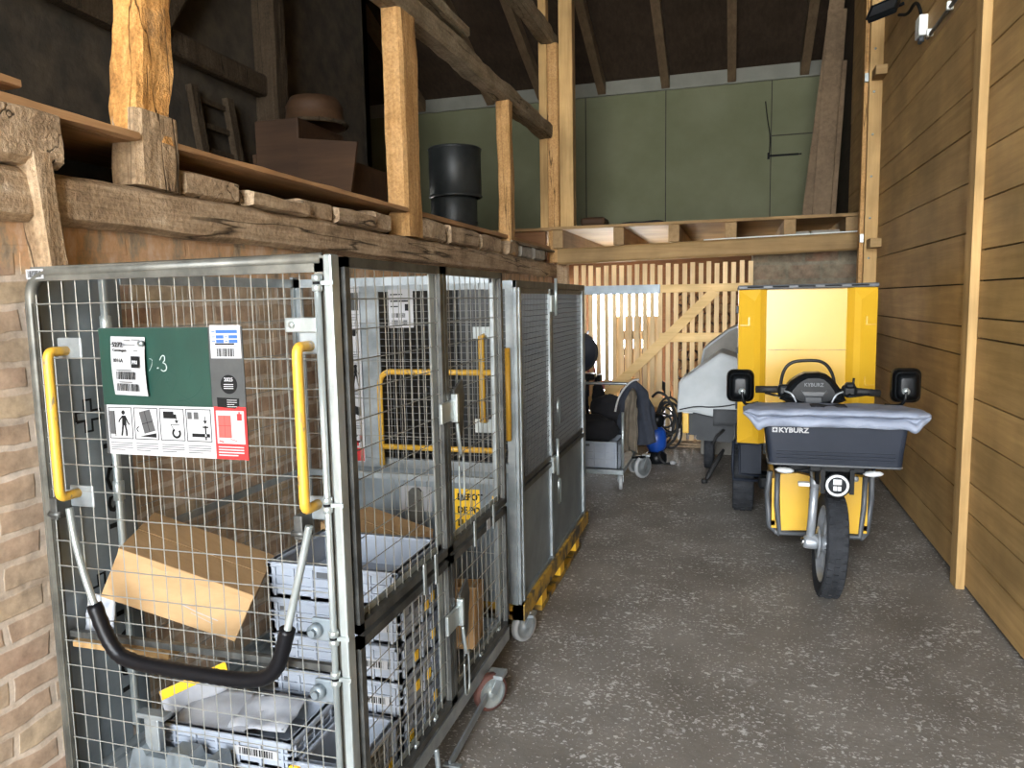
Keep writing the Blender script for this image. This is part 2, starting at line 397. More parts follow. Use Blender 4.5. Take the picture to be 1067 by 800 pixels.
# ------------------------------------------------------------------ mesh building
class MB:
    """collects shapes and links them as ONE mesh object"""
    def __init__(s, T=None):
        s.v, s.f, s.m, s.s = [], [], [], []
        s.T = T or Matrix()
        s.c = 0
    def add(s, vs, fs, smooth=False, c=None):
        o = len(s.v)
        for p in vs:
            s.v.append(s.T @ V(p))
        k = s.c if c is None else c
        for f in fs:
            s.f.append([i + o for i in f])
            s.m.append(k)
            s.s.append(smooth)
        return s
    def box(s, x0, x1, y0, y1, z0, z1, c=None, bev=0.0, T=None):
        x0, x1 = min(x0, x1), max(x0, x1)
        y0, y1 = min(y0, y1), max(y0, y1)
        z0, z1 = min(z0, z1), max(z0, z1)
        if bev > 0:
            bev = min(bev, (x1 - x0) * .49, (y1 - y0) * .49, (z1 - z0) * .49)
            bm = bmesh.new()
            bmesh.ops.create_cube(bm, size=1, matrix=Matrix.Translation(((x0 + x1) / 2, (y0 + y1) / 2, (z0 + z1) / 2)) @ Matrix.Diagonal((x1 - x0, y1 - y0, z1 - z0, 1)))
            bmesh.ops.bevel(bm, geom=bm.edges[:], offset=bev, segments=2, profile=0.5, affect='EDGES')
            vs = [v.co.copy() for v in bm.verts]
            fs = [[v.index for v in f.verts] for f in bm.faces]
            bm.verts.index_update()
            fs = [[v.index for v in f.verts] for f in bm.faces]
            bm.free()
        else:
            vs = [(x, y, z) for x in (x0, x1) for y in (y0, y1) for z in (z0, z1)]
            fs = [(0, 1, 3, 2), (4, 6, 7, 5), (0, 4, 5, 1), (2, 3, 7, 6), (0, 2, 6, 4), (1, 5, 7, 3)]
        if T is not None:
            vs = [T @ V(p) for p in vs]
        return s.add(vs, fs, False, c)
    def bar(s, p0, p1, w, h, c=None, up=(0, 0, 1), bev=0.0):
        p0, p1 = V(p0), V(p1)
        d = p1 - p0
        T = along(p0, p1, up)
        return s.box(-w / 2, w / 2, -h / 2, h / 2, 0, d.length, c, bev, T)
    def tube(s, pts, r, n=8, c=None, closed=False, smooth=True, ring=0.0):
        pts = [V(p) for p in pts]
        k = len(pts)
        vs, fs = [], []
        prev = None
        for i, p in enumerate(pts):
            a = pts[(i - 1) % k] if (i > 0 or closed) else p
            b = pts[(i + 1) % k] if (i < k - 1 or closed) else p
            t = (b - a)
            if t.length < 1e-9:
                t = V((0, 0, 1))
            t.normalize()
            if prev is None:
                q = V((0, 0, 1)) if abs(t.z) < 0.9 else V((1, 0, 0))
                u = t.cross(q).normalized()
            else:
                u = (prev - t * prev.dot(t))
                u = u.normalized() if u.length > 1e-6 else t.cross(V((0.3, 0.5, 0.8))).normalized()
            prev = u
            w = t.cross(u)
            rr = r[i] if isinstance(r, (list, tuple)) else r
            if ring:
                rr *= 1 + ring * (i % 2)
            for j in range(n):
                a_ = 2 * math.pi * j / n
                vs.append(p + u * math.cos(a_) * rr + w * math.sin(a_) * rr)
        m = k if closed else k - 1
        for i in range(m):
            for j in range(n):
                i2 = (i + 1) % k
                fs.append((i * n + j, i * n + (j + 1) % n, i2 * n + (j + 1) % n, i2 * n + j))
        if not closed:
            fs.append(tuple(range(n))[::-1])
            fs.append(tuple((k - 1) * n + j for j in range(n)))
        return s.add(vs, fs, smooth and n > 4, c)
    def cyl(s, p0, p1, r, n=12, c=None, r2=None):
        return s.tube([p0, p1], [r, r if r2 is None else r2], n, c, smooth=n > 6)
    def lathe(s, prof, o=(0, 0, 0), ax=(0, 0, 1), n=24, c=None, smooth=True, arc=None):
        T = along(V(o), V(o) + V(ax), (0, 0, 1))
        vs, fs = [], []
        k = len(prof)
        for i, (r, h) in enumerate(prof):
            for j in range(n):
                a = 2 * math.pi * j / n
                vs.append(T @ V((r * math.cos(a), r * math.sin(a), h)))
        for i in range(k - 1):
            for j in range(n):
                fs.append((i * n + j, i * n + (j + 1) % n, (i + 1) * n + (j + 1) % n, (i + 1) * n + j))
        return s.add(vs, fs, smooth, c)
    def prism(s, poly, d0, d1, T=None, c=None):
        """polygon in local xy pulled from d0 to d1 along local z"""
        n = len(poly)
        vs = [V((x, y, d0)) for x, y in poly] + [V((x, y, d1)) for x, y in poly]
        if T is not None:
            vs = [T @ v for v in vs]
        fs = [tuple(range(n))[::-1], tuple(range(n, 2 * n))]
        for i in range(n):
            fs.append((i, (i + 1) % n, n + (i + 1) % n, n + i))
        return s.add(vs, fs, False, c)
    def grid(s, fn, nu, nv, c=None, smooth=True, thick=0.0):
        P = [[V(fn(i / nu, j / nv)) for j in range(nv + 1)] for i in range(nu + 1)]
        vs = [p for row in P for p in row]
        w = nv + 1
        fs = [(i * w + j, (i + 1) * w + j, (i + 1) * w + j + 1, i * w + j + 1) for i in range(nu) for j in range(nv)]
        if thick:
            k = len(vs)
            nn = []
            for i in range(nu + 1):
                for j in range(nv + 1):
                    a = P[min(i + 1, nu)][j] - P[max(i - 1, 0)][j]
                    b = P[i][min(j + 1, nv)] - P[i][max(j - 1, 0)]
                    q = a.cross(b)
                    nn.append(q.normalized() if q.length > 1e-9 else V((0, 0, 1)))
            vs = vs + [p - q * thick for p, q in zip(vs, nn)]
            fs = fs + [tuple(x + k for x in f[::-1]) for f in fs]
            edge = [i * w for i in range(nu + 1)] + [nu * w + j for j in range(1, nv + 1)] + [i * w + nv for i in range(nu - 1, -1, -1)] + [j for j in range(nv - 1, 0, -1)]
            for a, b in zip(edge, edge[1:] + edge[:1]):
                fs.append((b, a, a + k, b + k))
        return s.add(vs, fs, smooth, c)
    def text(s, string, size, x, y, z=0.0, c=None, depth=0.0006, bold=0.0, rot=0.0, sx=1.0, center=False):
        cu = bpy.data.curves.new('lettering_source', 'FONT')
        cu.body = string
        cu.size = size
        cu.extrude = depth
        cu.offset = bold
        cu.resolution_u = 2
        if center:
            cu.align_x = 'CENTER'
        ob = bpy.data.objects.new('lettering_source', cu)
        COL.objects.link(ob)
        dg = bpy.context.evaluated_depsgraph_get()
        me = ob.evaluated_get(dg).to_mesh()
        T = Matrix.Translation((x, y, z)) @ Matrix.Rotation(rot, 4, 'Z') @ Matrix.Diagonal((sx, 1, 1, 1))
        vs = [T @ v.co for v in me.vertices]
        fs = [tuple(p.vertices) for p in me.polygons]
        ob.evaluated_get(dg).to_mesh_clear()
        bpy.data.objects.remove(ob)
        bpy.data.curves.remove(cu)
        return s.add(vs, fs, False, c)
    def build(s, name, mats, parent=None):
        me = bpy.data.meshes.new(name)
        off = wloc(parent) if parent else V((0, 0, 0))
        me.from_pydata([tuple(p - off) for p in s.v], [], s.f)
        if not isinstance(mats, (list, tuple)):
            mats = [mats]
        for m in mats:
            me.materials.append(M[m] if isinstance(m, str) else m)
        me.polygons.foreach_set('material_index', s.m)
        me.polygons.foreach_set('use_smooth', s.s)
        bm = bmesh.new()
        bm.from_mesh(me)
        bmesh.ops.recalc_face_normals(bm, faces=bm.faces[:])
        bm.to_mesh(me)
        bm.free()
        me.update()
        o = bpy.data.objects.new(name, me)
        COL.objects.link(o)
        if parent:
            o.parent = parent
        return o

def wloc(o):
    p = V((0, 0, 0))
    while o is not None:
        p = p + o.location
        o = o.parent
    return p

def along(p0, p1, up=(0, 0, 1)):
    p0, p1 = V(p0), V(p1)
    z = (p1 - p0).normalized()
    u = V(up)
    if abs(z.dot(u.normalized())) > 0.99:
        u = V((0, 1, 0)) if abs(z.y) < 0.9 else V((1, 0, 0))
    x = u.cross(z).normalized()
    y = z.cross(x)
    return Matrix(((x.x, y.x, z.x, p0.x), (x.y, y.y, z.y, p0.y), (x.z, y.z, z.z, p0.z), (0, 0, 0, 1)))

def frame(o, r, u):
    r, u = V(r).normalized(), V(u).normalized()
    n = r.cross(u)
    return Matrix(((r.x, u.x, n.x, o[0]), (r.y, u.y, n.y, o[1]), (r.z, u.z, n.z, o[2]), (0, 0, 0, 1)))

def FRONT(x, y, z):      # local right = +x, up = +z, out = -y
    return frame((x, y, z), (1, 0, 0), (0, 0, 1))
def SIDE(x, y, z):       # local right = +y, up = +z, out = +x
    return frame((x, y, z), (0, 1, 0), (0, 0, 1))

def chaikin(pts, it=2):
    pts = [V(p) for p in pts]
    for _ in range(it):
        q = [pts[0]]
        for a, b in zip(pts, pts[1:]):
            q += [a * .75 + b * .25, a * .25 + b * .75]
        q.append(pts[-1])
        pts = q
    return pts

def tag(o, label=None, cat=None, group=None, kind=None):
    if label: o['label'] = label
    if cat: o['category'] = cat
    if group: o['group'] = group
    if kind: o['kind'] = kind
    return o

def thing(name, loc, label, cat, group=None):
    o = bpy.data.objects.new(name, None)
    COL.objects.link(o)
    o.location = loc
    o.empty_display_size = 0.1
    return tag(o, label, cat, group)

def struct(name, mb, mats, parent=None):
    o = mb.build(name, mats, parent)
    o['kind'] = 'structure'
    return o

def copy_tree(o, parent=None):
    c = o.copy()
    COL.objects.link(c)
    c.parent = parent
    for ch in list(o.children):
        copy_tree(ch, c)
    return c

def hewn(mb, p0, p1, w, h, amp=0.012, seed=0, up=(0, 0, 1), seg=0.06, c=None, taper=1.0, fr=5.0):
    """rough-hewn timber: a bar with rounded arrises and an uneven surface"""
    p0, p1 = V(p0), V(p1)
    Ln = (p1 - p0).length
    T = along(p0, p1, up)
    k = max(3, int(Ln / seg))
    n = 24
    ring = []
    for j in range(n):
        a = 2 * math.pi * (j + .5) / n
        ca, sa = math.cos(a), math.sin(a)
        q = (abs(ca) ** 11 + abs(sa) ** 11) ** (-1 / 11)
        ring.append((ca * q, sa * q))
    vs, fs = [], []
    for i in range(k + 1):
        z = Ln * i / k
        for (a, b) in ring:
            t = 1 + (taper - 1) * i / k
            x, y = a * w / 2 * t, b * h / 2 * t
            d = noise.noise(V((x * fr + seed * 9.1, y * fr, z * fr * .6 + seed))) * amp + noise.noise(V((x * 22 + seed, y * 22, z * 9))) * amp * .45
            vs.append(T @ V((x + a * d, y + b * d, z)))
    for i in range(k):
        for j in range(n):
            fs.append((i * n + j, i * n + (j + 1) % n, (i + 1) * n + (j + 1) % n, (i + 1) * n + j))
    fs.append(tuple(range(n))[::-1])
    fs.append(tuple(k * n + j for j in range(n)))
    return mb.add(vs, fs, False, c)

def stroke(mb, pts, w, z=0.0, c=None):
    """a flat drawn line"""
    pts = [V((p[0], p[1], 0)) for p in pts]
    vs, fs = [], []
    for i, p in enumerate(pts):
        a, b = pts[max(i - 1, 0)], pts[min(i + 1, len(pts) - 1)]
        t = (b - a).normalized()
        q = V((-t.y, t.x, 0)) * w / 2
        vs += [p + q + V((0, 0, z)), p - q + V((0, 0, z))]
        if i:
            k = 2 * i
            fs.append((k - 2, k - 1, k + 1, k))
    mb.add(vs, fs, False, c)

def barcode(mb, x0, x1, y0, y1, z, c, seed=1):
    r = random.Random(seed)
    x = x0
    while x < x1:
        w = r.choice((.0012, .0018, .003)) * (x1 - x0) / .06
        mb.box(x, min(x + w, x1), y0, y1, z, z + .0004, c)
        x += w + r.choice((.001, .0016, .0024)) * (x1 - x0) / .06
# ------------------------------------------------------------------ camera
H = 1.55
cam = bpy.data.cameras.new('camera')
cam.sensor_width = 36
cam.lens = 36 * 780 / 1067
cam.clip_end = 200
co = bpy.data.objects.new('camera', cam)
COL.objects.link(co)
Xc, Yc, Dc = (0.9590, 0.0131, -0.2832), (0.2828, -0.1112, 0.9527), (0.0190, 0.9937, 0.1104)
rt = V((Xc[0], Yc[0], -Dc[0])).normalized()
dn = V((Xc[1], Yc[1], -Dc[1])).normalized()
fw = V((Xc[2], Yc[2], -Dc[2])).normalized()
up = -dn
bk = -fw
co.matrix_world = Matrix(((rt.x, up.x, bk.x, 0), (rt.y, up.y, bk.y, 0), (rt.z, up.z, bk.z, H), (0, 0, 0, 1)))
SC.camera = co

# ------------------------------------------------------------------ setting
XW, XR, XL = -1.90, 1.18, -1.85      # brick face, right boards, beam face
f = MB(); f.box(-5.6, 1.5, -4.6, 11.2, -0.15, 0.0)
struct('floor', f, 'floor')
f = MB(); f.box(-16, 16, -26, -4.6, -0.17, -0.02)
struct('floor_yard', f, 'yard')
f = MB(); f.box(-16, 16, 11.2, 26, -0.17, -0.02); f.box(-16, -5.6, -4.6, 11.2, -0.17, -0.02)
struct('ground', f, 'yard')

w = MB(); w.box(XW - 0.28, XW, -4.5, 8.0, 0, 1.82)
struct('wall_left', w, 'brick')
w = MB(); w.box(-2.42, -2.30, -4.5, 7.9, 0, 2.083)  # dark infill added to stop daylight leaking in under the loft floor
struct('wall_left_light_block', w, 'dark_fill')

# right wall: wide horizontal boards, two fields either side of the stud
w = MB()
def boards(y0, y1, zs):
    for a, b in zip(zs, zs[1:]):
        e = rnd.uniform(-.002, .002)
        w.box(XR + e, XR + 0.028, y0, y1, a + 0.004, b - 0.004)
boards(4.345, 9.0, [0.02, 0.215, 0.488, 0.693, 0.94, 1.213, 1.367, 1.592, 1.86, 2.122, 2.388, 2.6, 2.897, 3.13, 3.36, 3.62, 3.88, 4.2, 4.5, 4.8, 5.1, 5.4])
boards(-4.5, 4.335, [0.02, 0.22, 0.414, 0.574, 0.81, 1.01, 1.32, 1.42, 1.605, 1.757, 2.005, 2.25, 2.536, 2.734, 3.0, 3.26, 3.5, 3.75, 4.0, 4.3, 4.6, 5.0, 5.4, 5.8, 6.2])
w.box(XR + 0.030, XR + 0.10, -4.5, 9.0, 0, 10.3, 1)
struct('wall_right', w, ['wallboard', 'dark_fill'])

# pale rear wall of the loft, panels with joints
w = MB()
w.box(-5.6, 1.6, 11.0, 11.12, 2.2, 4.42, 0)
w.box(-5.6, 1.6, 10.97, 11.12, 4.424, 4.62, 2)
for x in (-3.3, -2.085, -0.95, 0.45):
    w.box(x - .006, x + .006, 10.993, 11.0, 2.3, 4.42, 1)
w.box(0.45, 1.15, 10.99, 11.0, 3.690, 3.702, 1)
struct('wall_back', w, ['white_wall', 'dark_fill', 'wall_plate'])

# roof boards falling towards the rear
zr = lambda y: 4.60 + 0.40 * (11 - y)
w = MB()
w.add([(-6.2, -4.7, zr(-4.7)), (2.0, -4.7, zr(-4.7)), (2.0, 11.4, zr(11.4)), (-6.2, 11.4, zr(11.4)),
       (-6.2, -4.7, zr(-4.7) + .08), (2.0, -4.7, zr(-4.7) + .08), (2.0, 11.4, zr(11.4) + .08), (-6.2, 11.4, zr(11.4) + .08)],
      [(0, 1, 2, 3), (7, 6, 5, 4), (0, 4, 5, 1), (1, 5, 6, 2), (2, 6, 7, 3), (3, 7, 4, 0)])
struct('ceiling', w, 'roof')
proto = None
for i, x in enumerate((-4.6, -3.5, -2.72, -1.84, -0.95, -0.07, 0.85, 1.50)):
    b = MB(); b.bar((0, 0, 0.0), (0, -15.4, 6.16), 0.11, 0.16, up=(0, 0, 1))
    if proto is None:
        o = proto = b.build('rafter', 'rafter')
    else:
        o = proto.copy(); COL.objects.link(o)
    o.location = (x, 10.98, zr(10.98) - 0.095)
    tag(o, 'sawn rafter sloping down to the pale rear wall under dark roof boards', 'rafter', 'rafters under the roof')

# loft shell
w = MB(); w.box(-3.75, -3.6, -4.5, 7.2, 2.0, 11)
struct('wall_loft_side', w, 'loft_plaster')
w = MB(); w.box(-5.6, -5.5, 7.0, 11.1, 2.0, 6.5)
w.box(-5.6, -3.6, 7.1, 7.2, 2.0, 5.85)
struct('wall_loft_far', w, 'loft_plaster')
w = MB(); w.box(-3.6, XL - 0.03, -4.5, 7.85, 2.085, 2.115)
w.box(-5.6, -3.6, 7.2, 7.85, 2.085, 2.115)
for i in range(9):
    pass
struct('floor_loft', w, 'plank_y')
w = MB(); w.box(-5.6, 1.16, 7.86, 10.98, 2.285, 2.315)
struct('floor_loft_rear', w, 'plank_x')
# gable wall around the big door opening behind the camera
w = MB()
w.box(-5.6, -1.95, -4.65, -4.5, 0, 11.2)
w.box(1.25, 2.0, -4.65, -4.5, 0, 11.2)
w.box(-1.95, 1.25, -4.65, -4.5, 5.4, 11.2)
struct('wall_front', w, 'loft_plaster')
# shed behind the slatted gate: rear wall with an opening to the yard, side walls shaped to limit daylight
w = MB()
w.box(-2.05, 1.3, 11.0, 11.1, 1.66, 2.28)
w.box(-1.02, 1.3, 11.0, 11.1, 0, 1.66)
w.box(-2.9, -2.02, 11.0, 11.1, 0, 2.28)
struct('wall_shed_rear', w, 'orange_board')
w = MB(); w.box(-2.75, -2.65, 7.86, 9.7, 0, 2.283); w.box(-2.75, -2.65, 9.7, 11.0, 1.75, 2.283); w.box(-2.65, -1.95, 7.93, 8.0, 0, 2.283)  # unseen closing panels added to cut sky light in the shed
struct('wall_shed_light_block', w, 'orange_board')
w = MB(); w.box(1.2, 1.3, 9.0, 11.1, 0, 6.0)
struct('wall_right_rear', w, 'roof')

# ------------------------------------------------------------------ timber frame on the left
b = MB(); hewn(b, (XL - .11, -4.4, 1.868), (XL - .11, 8.0, 1.868), 0.22, 0.152, 0.010, 3)
tag(b.build('wall_beam', 'old_y'), 'long weathered wall beam lying on top of the brick wall', 'beam')
b = MB(); hewn(b, (XL - .03, 1.665, 1.98), (XL - .03, 1.70, 1.60), 0.075, 0.105, 0.008, 5, up=(1, 0, 0))
tag(b.build('timber_brace', 'old_z'), 'short slanted grey brace nailed across the brick under the beam', 'brace')
b = MB(); hewn(b, (XL - .058, 2.125, 2.10), (XL - .058, 2.30, 4.5), 0.125, 0.145, 0.022, 11, up=(0, 1, 0), seg=.025, fr=9, c=0)
hewn(b, (XL - .056, 2.13, 1.945), (XL - .056, 2.14, 2.19), 0.125, 0.195, 0.010, 12, up=(0, 1, 0), seg=.03, c=1)
tag(b.build('timber_post', ['worm_z', 'old_z']), 'thick worm-eaten orange oak post standing on the beam near the front', 'post')
b = MB(); hewn(b, (XL - .067, 4.26, 1.945), (XL - .067, 4.24, 3.235), 0.135, 0.25, 0.010, 21, up=(0, 1, 0))
tag(b.build('timber_post', 'post_z'), 'broad tan squared post with a long crack, beside the dark drums', 'post')
b = MB(); hewn(b, (XL - .058, 6.36, 1.95), (XL - .058, 6.34, 3.24), 0.115, 0.13, 0.008, 23, up=(0, 1, 0))
tag(b.build('timber_post', 'post_z'), 'slim tan strut held under the long grey loft beam, right of the drums', 'post')
b = MB(); hewn(b, (XL - .075, 1.2, 3.31), (XL - .075, 8.05, 3.31), 0.15, 0.145, 0.014, 31)
tag(b.build('loft_beam', 'grey_y'), 'long grey beam running level over the post heads of the loft', 'beam')
b = MB(); hewn(b, (XL - .05, 3.2, 3.47), (XL - .05, 5.3, 3.47), 0.12, 0.07, 0.01, 33)
tag(b.build('loose_board', 'grey_y'), 'short grey board lying loose on top of the loft beam', 'board')
b = MB(); hewn(b, (XL - .06, 4.6, 4.27), (XL - .06, 8.1, 4.27), 0.15, 0.16, 0.012, 35)
tag(b.build('loft_beam', 'grey_y'), 'upper grey beam under the roof meeting the tall corner posts', 'beam')
b = MB(); b.box(-1.995, -1.91, 7.90, 8.02, 2.31, 5.6, bev=.006)
tag(b.build('corner_post', 'spruce_z'), 'thin left post of the tall corner posts at the loft corner', 'post')
b = MB(); hewn(b, (-1.855, 7.98, 1.95), (-1.855, 7.98, 4.2), 0.12, 0.15, 0.006, 41, up=(0, 1, 0))
tag(b.build('corner_post', 'post_z'), 'middle hewn post of the tall corner posts carrying both grey beams', 'post')
b = MB(); b.box(-1.79, -1.645, 7.95, 8.10, 2.30, 5.7, bev=.006)
tag(b.build('corner_post', 'spruce_z'), 'tall straight tan post at the loft corner, rising past the pale wall', 'post')

# loft edge planks
b = MB(); hewn(b, (XL - .07, -1.5, 2.125), (XL - .07, 2.045, 2.10), 0.16, 0.030, 0.008, 51)
tag(b.build('edge_plank', 'plank_y'), 'rough orange edge plank left of the worm-eaten post', 'plank')
b = MB(); hewn(b, (XL - .07, 2.21, 2.10), (XL - .07, 4.12, 2.092), 0.16, 0.026, 0.006, 52)
tag(b.build('edge_plank', 'plank_y'), 'orange edge plank between the worm-eaten post and the tan post', 'plank')
b = MB(); hewn(b, (XL - .10, .9, 2.20), (XL - .06, 1.66, 2.165), 0.08, 0.028, 0.008, 53)
tag(b.build('loose_board', 'plank_y'), 'broken light board lying on the loft edge at far left', 'board')
b = MB(); b.box(XL - .05, XL + .005, 6.3, 7.95, 2.055, 2.075)
tag(b.build('edge_plank', 'grey_y'), 'narrow dark ledge plank near the loft corner', 'plank')
# ends of the old floor joists and stones between beam and planks
stubs = [(1.20, 1.735, .02, .165, 'old_x'), (2.26, 2.555, .0, .085, 'old_x'), (2.62, 3.03, .02, .06, 'old_y'),
         (3.02, 3.27, -.01, .085, 'old_x'), (3.30, 3.70, .015, .075, 'old_y'), (3.72, 3.90, .0, .10, 'old_x'), (4.36, 4.72, .005, .13, 'old_x'),
         (4.82, 5.38, .01, .125, 'old_y'), (5.5, 5.98, .0, .125, 'old_x'), (6.24, 6.5, .0, .12, 'old_x'), (6.62, 6.95, .0, .105, 'concrete'), (7.1, 7.5, .0, .11, 'concrete')]
for i, (a, c, px_, hh, mt) in enumerate(stubs):
    b = MB()
    hewn(b, (XL - .10 + px_, a, 1.943 + hh / 2), (XL - .10 + px_, c, 1.943 + hh / 2), 0.20, hh, 0.008, 60 + i, seg=.04, fr=9)
    if mt == 'concrete':
        tag(b.build('rubble_stone', mt), 'rounded rubble stone wedged on the wall beam near the loft corner', 'stone', 'rubble stones on the beam')
    elif i == 0:
        tag(b.build('joist_stub', mt), 'big square-cut joist end above the slanted brace', 'joist')
    else:
        tag(b.build('joist_stub', mt), 'weathered joist end between wall beam and loft planks', 'joist', 'joist ends on the wall beam')

# ------------------------------------------------------------------ loft across the rear
b = MB(); hewn(b, (-1.80, 7.90, 2.005), (1.155, 7.90, 2.052), 0.14, 0.165, 0.003, 71, seg=.1)
tag(b.build('cross_beam', 'spruce_x'), 'long spruce beam spanning the hall above the slatted gate', 'beam')
b = MB(); b.box(-1.86, 1.14, 7.83, 7.93, 2.287, 2.315)
tag(b.build('edge_plank', 'plank_x'), 'light edge plank capping the rear loft joists', 'plank')
for x in (-1.80, -1.155, -0.595, -0.04, 0.51, 1.065):
    b = MB(); b.box(x - .055, x + .055, 7.86, 10.9, 2.095 + .016 * (x + 1.8), 2.284, bev=.004)
    tag(b.build('floor_joist', 'spruce_y'), 'spruce joist end under the rear loft planks on the cross beam', 'joist', 'joists of the rear loft')
b = MB(); b.tube([(-0.3, 7.82, 2.118), (0.4, 7.82, 2.13), (1.135, 7.82, 2.142), (1.142, 7.82, 1.9), (1.142, 7.82, 1.62)], .006, 6)
tag(b.build('cable', 'clear_plastic'), 'thin white cable along the top of the cross beam', 'cable')
# things on the rear loft
b = MB(); b.box(-1.62, -1.30, 8.2, 8.6, 2.32, 2.345); b.box(-1.63, -1.36, 8.22, 8.55, 2.345, 2.44, bev=.03)
tag(b.build('tool_box', 'darkwood'), 'dark low box on the rear loft beside the tall post', 'box')
b = MB()
b.tube(chaikin([(-1.22, 8.2, 2.33), (-1.1, 8.25, 2.36), (-.95, 8.2, 2.345), (-.8, 8.28, 2.37), (-.7, 8.22, 2.335)], 3), .018, 7)
b.tube(chaikin([(-1.2, 8.27, 2.335), (-1.0, 8.17, 2.35), (-.85, 8.26, 2.35), (-.68, 8.2, 2.335)], 3), .013, 7)
tag(b.build('rope', 'black_cloth'), 'dark rope lying along the rear loft edge', 'rope')
for k, (x0, y0, x1, y1, z1, wd, th) in enumerate(((0.80, 9.34, 1.08, 9.54, 4.95, .16, .030), (0.93, 9.27, 1.06, 9.42, 4.7, .20, .03), (1.04, 9.18, 1.13, 9.26, 4.1, .05, .025))):
    b = MB(); hewn(b, (x0, y0, 2.33), (x1, y1, z1), wd, th, .003, 80 + k, up=(0, 1, 0), seg=.15)
    tag(b.build('leaning_board', 'rafter'),
        ('leftmost grey board leaning in the upper right loft corner', 'widest grey board leaning behind the right stud wall', 'narrow pale strip of the leaning boards in the loft corner')[k], 'board')
t = thing('strap_hinge', (0.41, 10.99, 3.43), 'black iron strap hinge on the pale loft wall', 'hinge')
b = MB(); b.box(0.43, 0.80, 10.975, 10.992, 3.42, 3.445); b.box(.79, .84, 10.975, 10.992, 3.425, 3.44); b.build('strap', 'ink', t)
b = MB(); b.box(0.405, 0.435, 10.97, 10.992, 3.39, 3.475); b.build('pin_plate', 'ink', t)
b = MB(); b.tube(chaikin([(0.37, 10.985, 4.15), (0.40, 10.985, 3.9), (0.44, 10.985, 3.7), (0.43, 10.985, 3.45)], 2), .008, 6)
tag(b.build('cable', 'ink'), 'black cable hanging down the pale loft wall to the hinge', 'cable')

# things stored in the dark left loft
t = thing('steel_drum', (-2.86, 7.6, 2.115), 'dark drum standing on the loft, lower of the stacked pair', 'drum')
b = MB(); b.lathe([(.23, 0), (.245, .01), (.245, .50), (.235, .52), (0, .52)], (-2.86, 7.6, 2.115), n=28); b.build('drum_shell', 'drum', t)
for q in (.025, .255):
    b = MB(); b.lathe([(.245, q), (.256, q + .01), (.245, q + .022)], (-2.86, 7.6, 2.115), n=28); b.build('hoop', 'drum', t)
t = thing('steel_drum', (-2.84, 7.6, 2.637), 'wider dark drum with rim, upper of the stacked pair', 'drum')
b = MB(); b.lathe([(.26, 0), (.275, .012), (.275, .49), (.265, .51), (0, .50)], (-2.84, 7.6, 2.637), n=28); b.build('drum_shell', 'drum', t)
for q in (.0, .482):
    b = MB(); b.lathe([(.272, q), (.285, q + .015), (.272, q + .03)], (-2.84, 7.6, 2.637), n=28); b.build('hoop', 'drum', t)
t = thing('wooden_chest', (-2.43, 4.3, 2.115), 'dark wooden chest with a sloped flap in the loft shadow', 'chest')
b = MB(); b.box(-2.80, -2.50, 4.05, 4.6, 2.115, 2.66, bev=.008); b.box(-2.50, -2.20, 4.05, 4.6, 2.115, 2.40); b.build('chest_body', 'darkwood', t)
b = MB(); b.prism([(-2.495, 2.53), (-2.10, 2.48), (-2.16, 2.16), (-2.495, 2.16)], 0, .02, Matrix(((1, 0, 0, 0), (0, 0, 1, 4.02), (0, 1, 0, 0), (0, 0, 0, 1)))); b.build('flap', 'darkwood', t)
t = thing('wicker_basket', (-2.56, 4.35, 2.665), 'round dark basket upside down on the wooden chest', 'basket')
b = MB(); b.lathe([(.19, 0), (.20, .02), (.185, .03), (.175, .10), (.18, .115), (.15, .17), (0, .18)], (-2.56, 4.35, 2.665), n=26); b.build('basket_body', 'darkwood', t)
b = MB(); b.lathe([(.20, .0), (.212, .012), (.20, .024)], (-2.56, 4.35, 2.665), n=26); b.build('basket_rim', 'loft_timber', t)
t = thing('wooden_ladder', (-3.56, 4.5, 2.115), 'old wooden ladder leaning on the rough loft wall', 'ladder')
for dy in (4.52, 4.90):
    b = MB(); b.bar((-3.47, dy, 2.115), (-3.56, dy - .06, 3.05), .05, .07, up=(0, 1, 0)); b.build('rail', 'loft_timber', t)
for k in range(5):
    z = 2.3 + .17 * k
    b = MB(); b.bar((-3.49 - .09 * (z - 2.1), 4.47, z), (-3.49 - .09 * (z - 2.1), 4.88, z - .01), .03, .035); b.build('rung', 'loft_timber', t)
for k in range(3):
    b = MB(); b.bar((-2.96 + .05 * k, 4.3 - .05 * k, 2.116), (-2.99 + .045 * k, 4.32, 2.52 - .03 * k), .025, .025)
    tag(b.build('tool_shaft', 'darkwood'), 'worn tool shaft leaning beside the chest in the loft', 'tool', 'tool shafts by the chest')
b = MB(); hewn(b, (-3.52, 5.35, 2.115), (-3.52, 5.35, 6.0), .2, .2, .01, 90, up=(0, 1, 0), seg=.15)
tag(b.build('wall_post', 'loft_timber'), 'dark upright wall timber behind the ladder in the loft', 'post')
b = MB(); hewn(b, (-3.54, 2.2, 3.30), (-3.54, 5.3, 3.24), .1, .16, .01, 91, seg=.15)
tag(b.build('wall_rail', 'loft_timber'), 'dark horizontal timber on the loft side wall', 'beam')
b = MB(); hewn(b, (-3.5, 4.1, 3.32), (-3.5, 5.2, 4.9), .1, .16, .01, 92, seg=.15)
tag(b.build('wall_brace', 'loft_timber'), 'dark diagonal timber above the rail on the loft wall', 'brace')

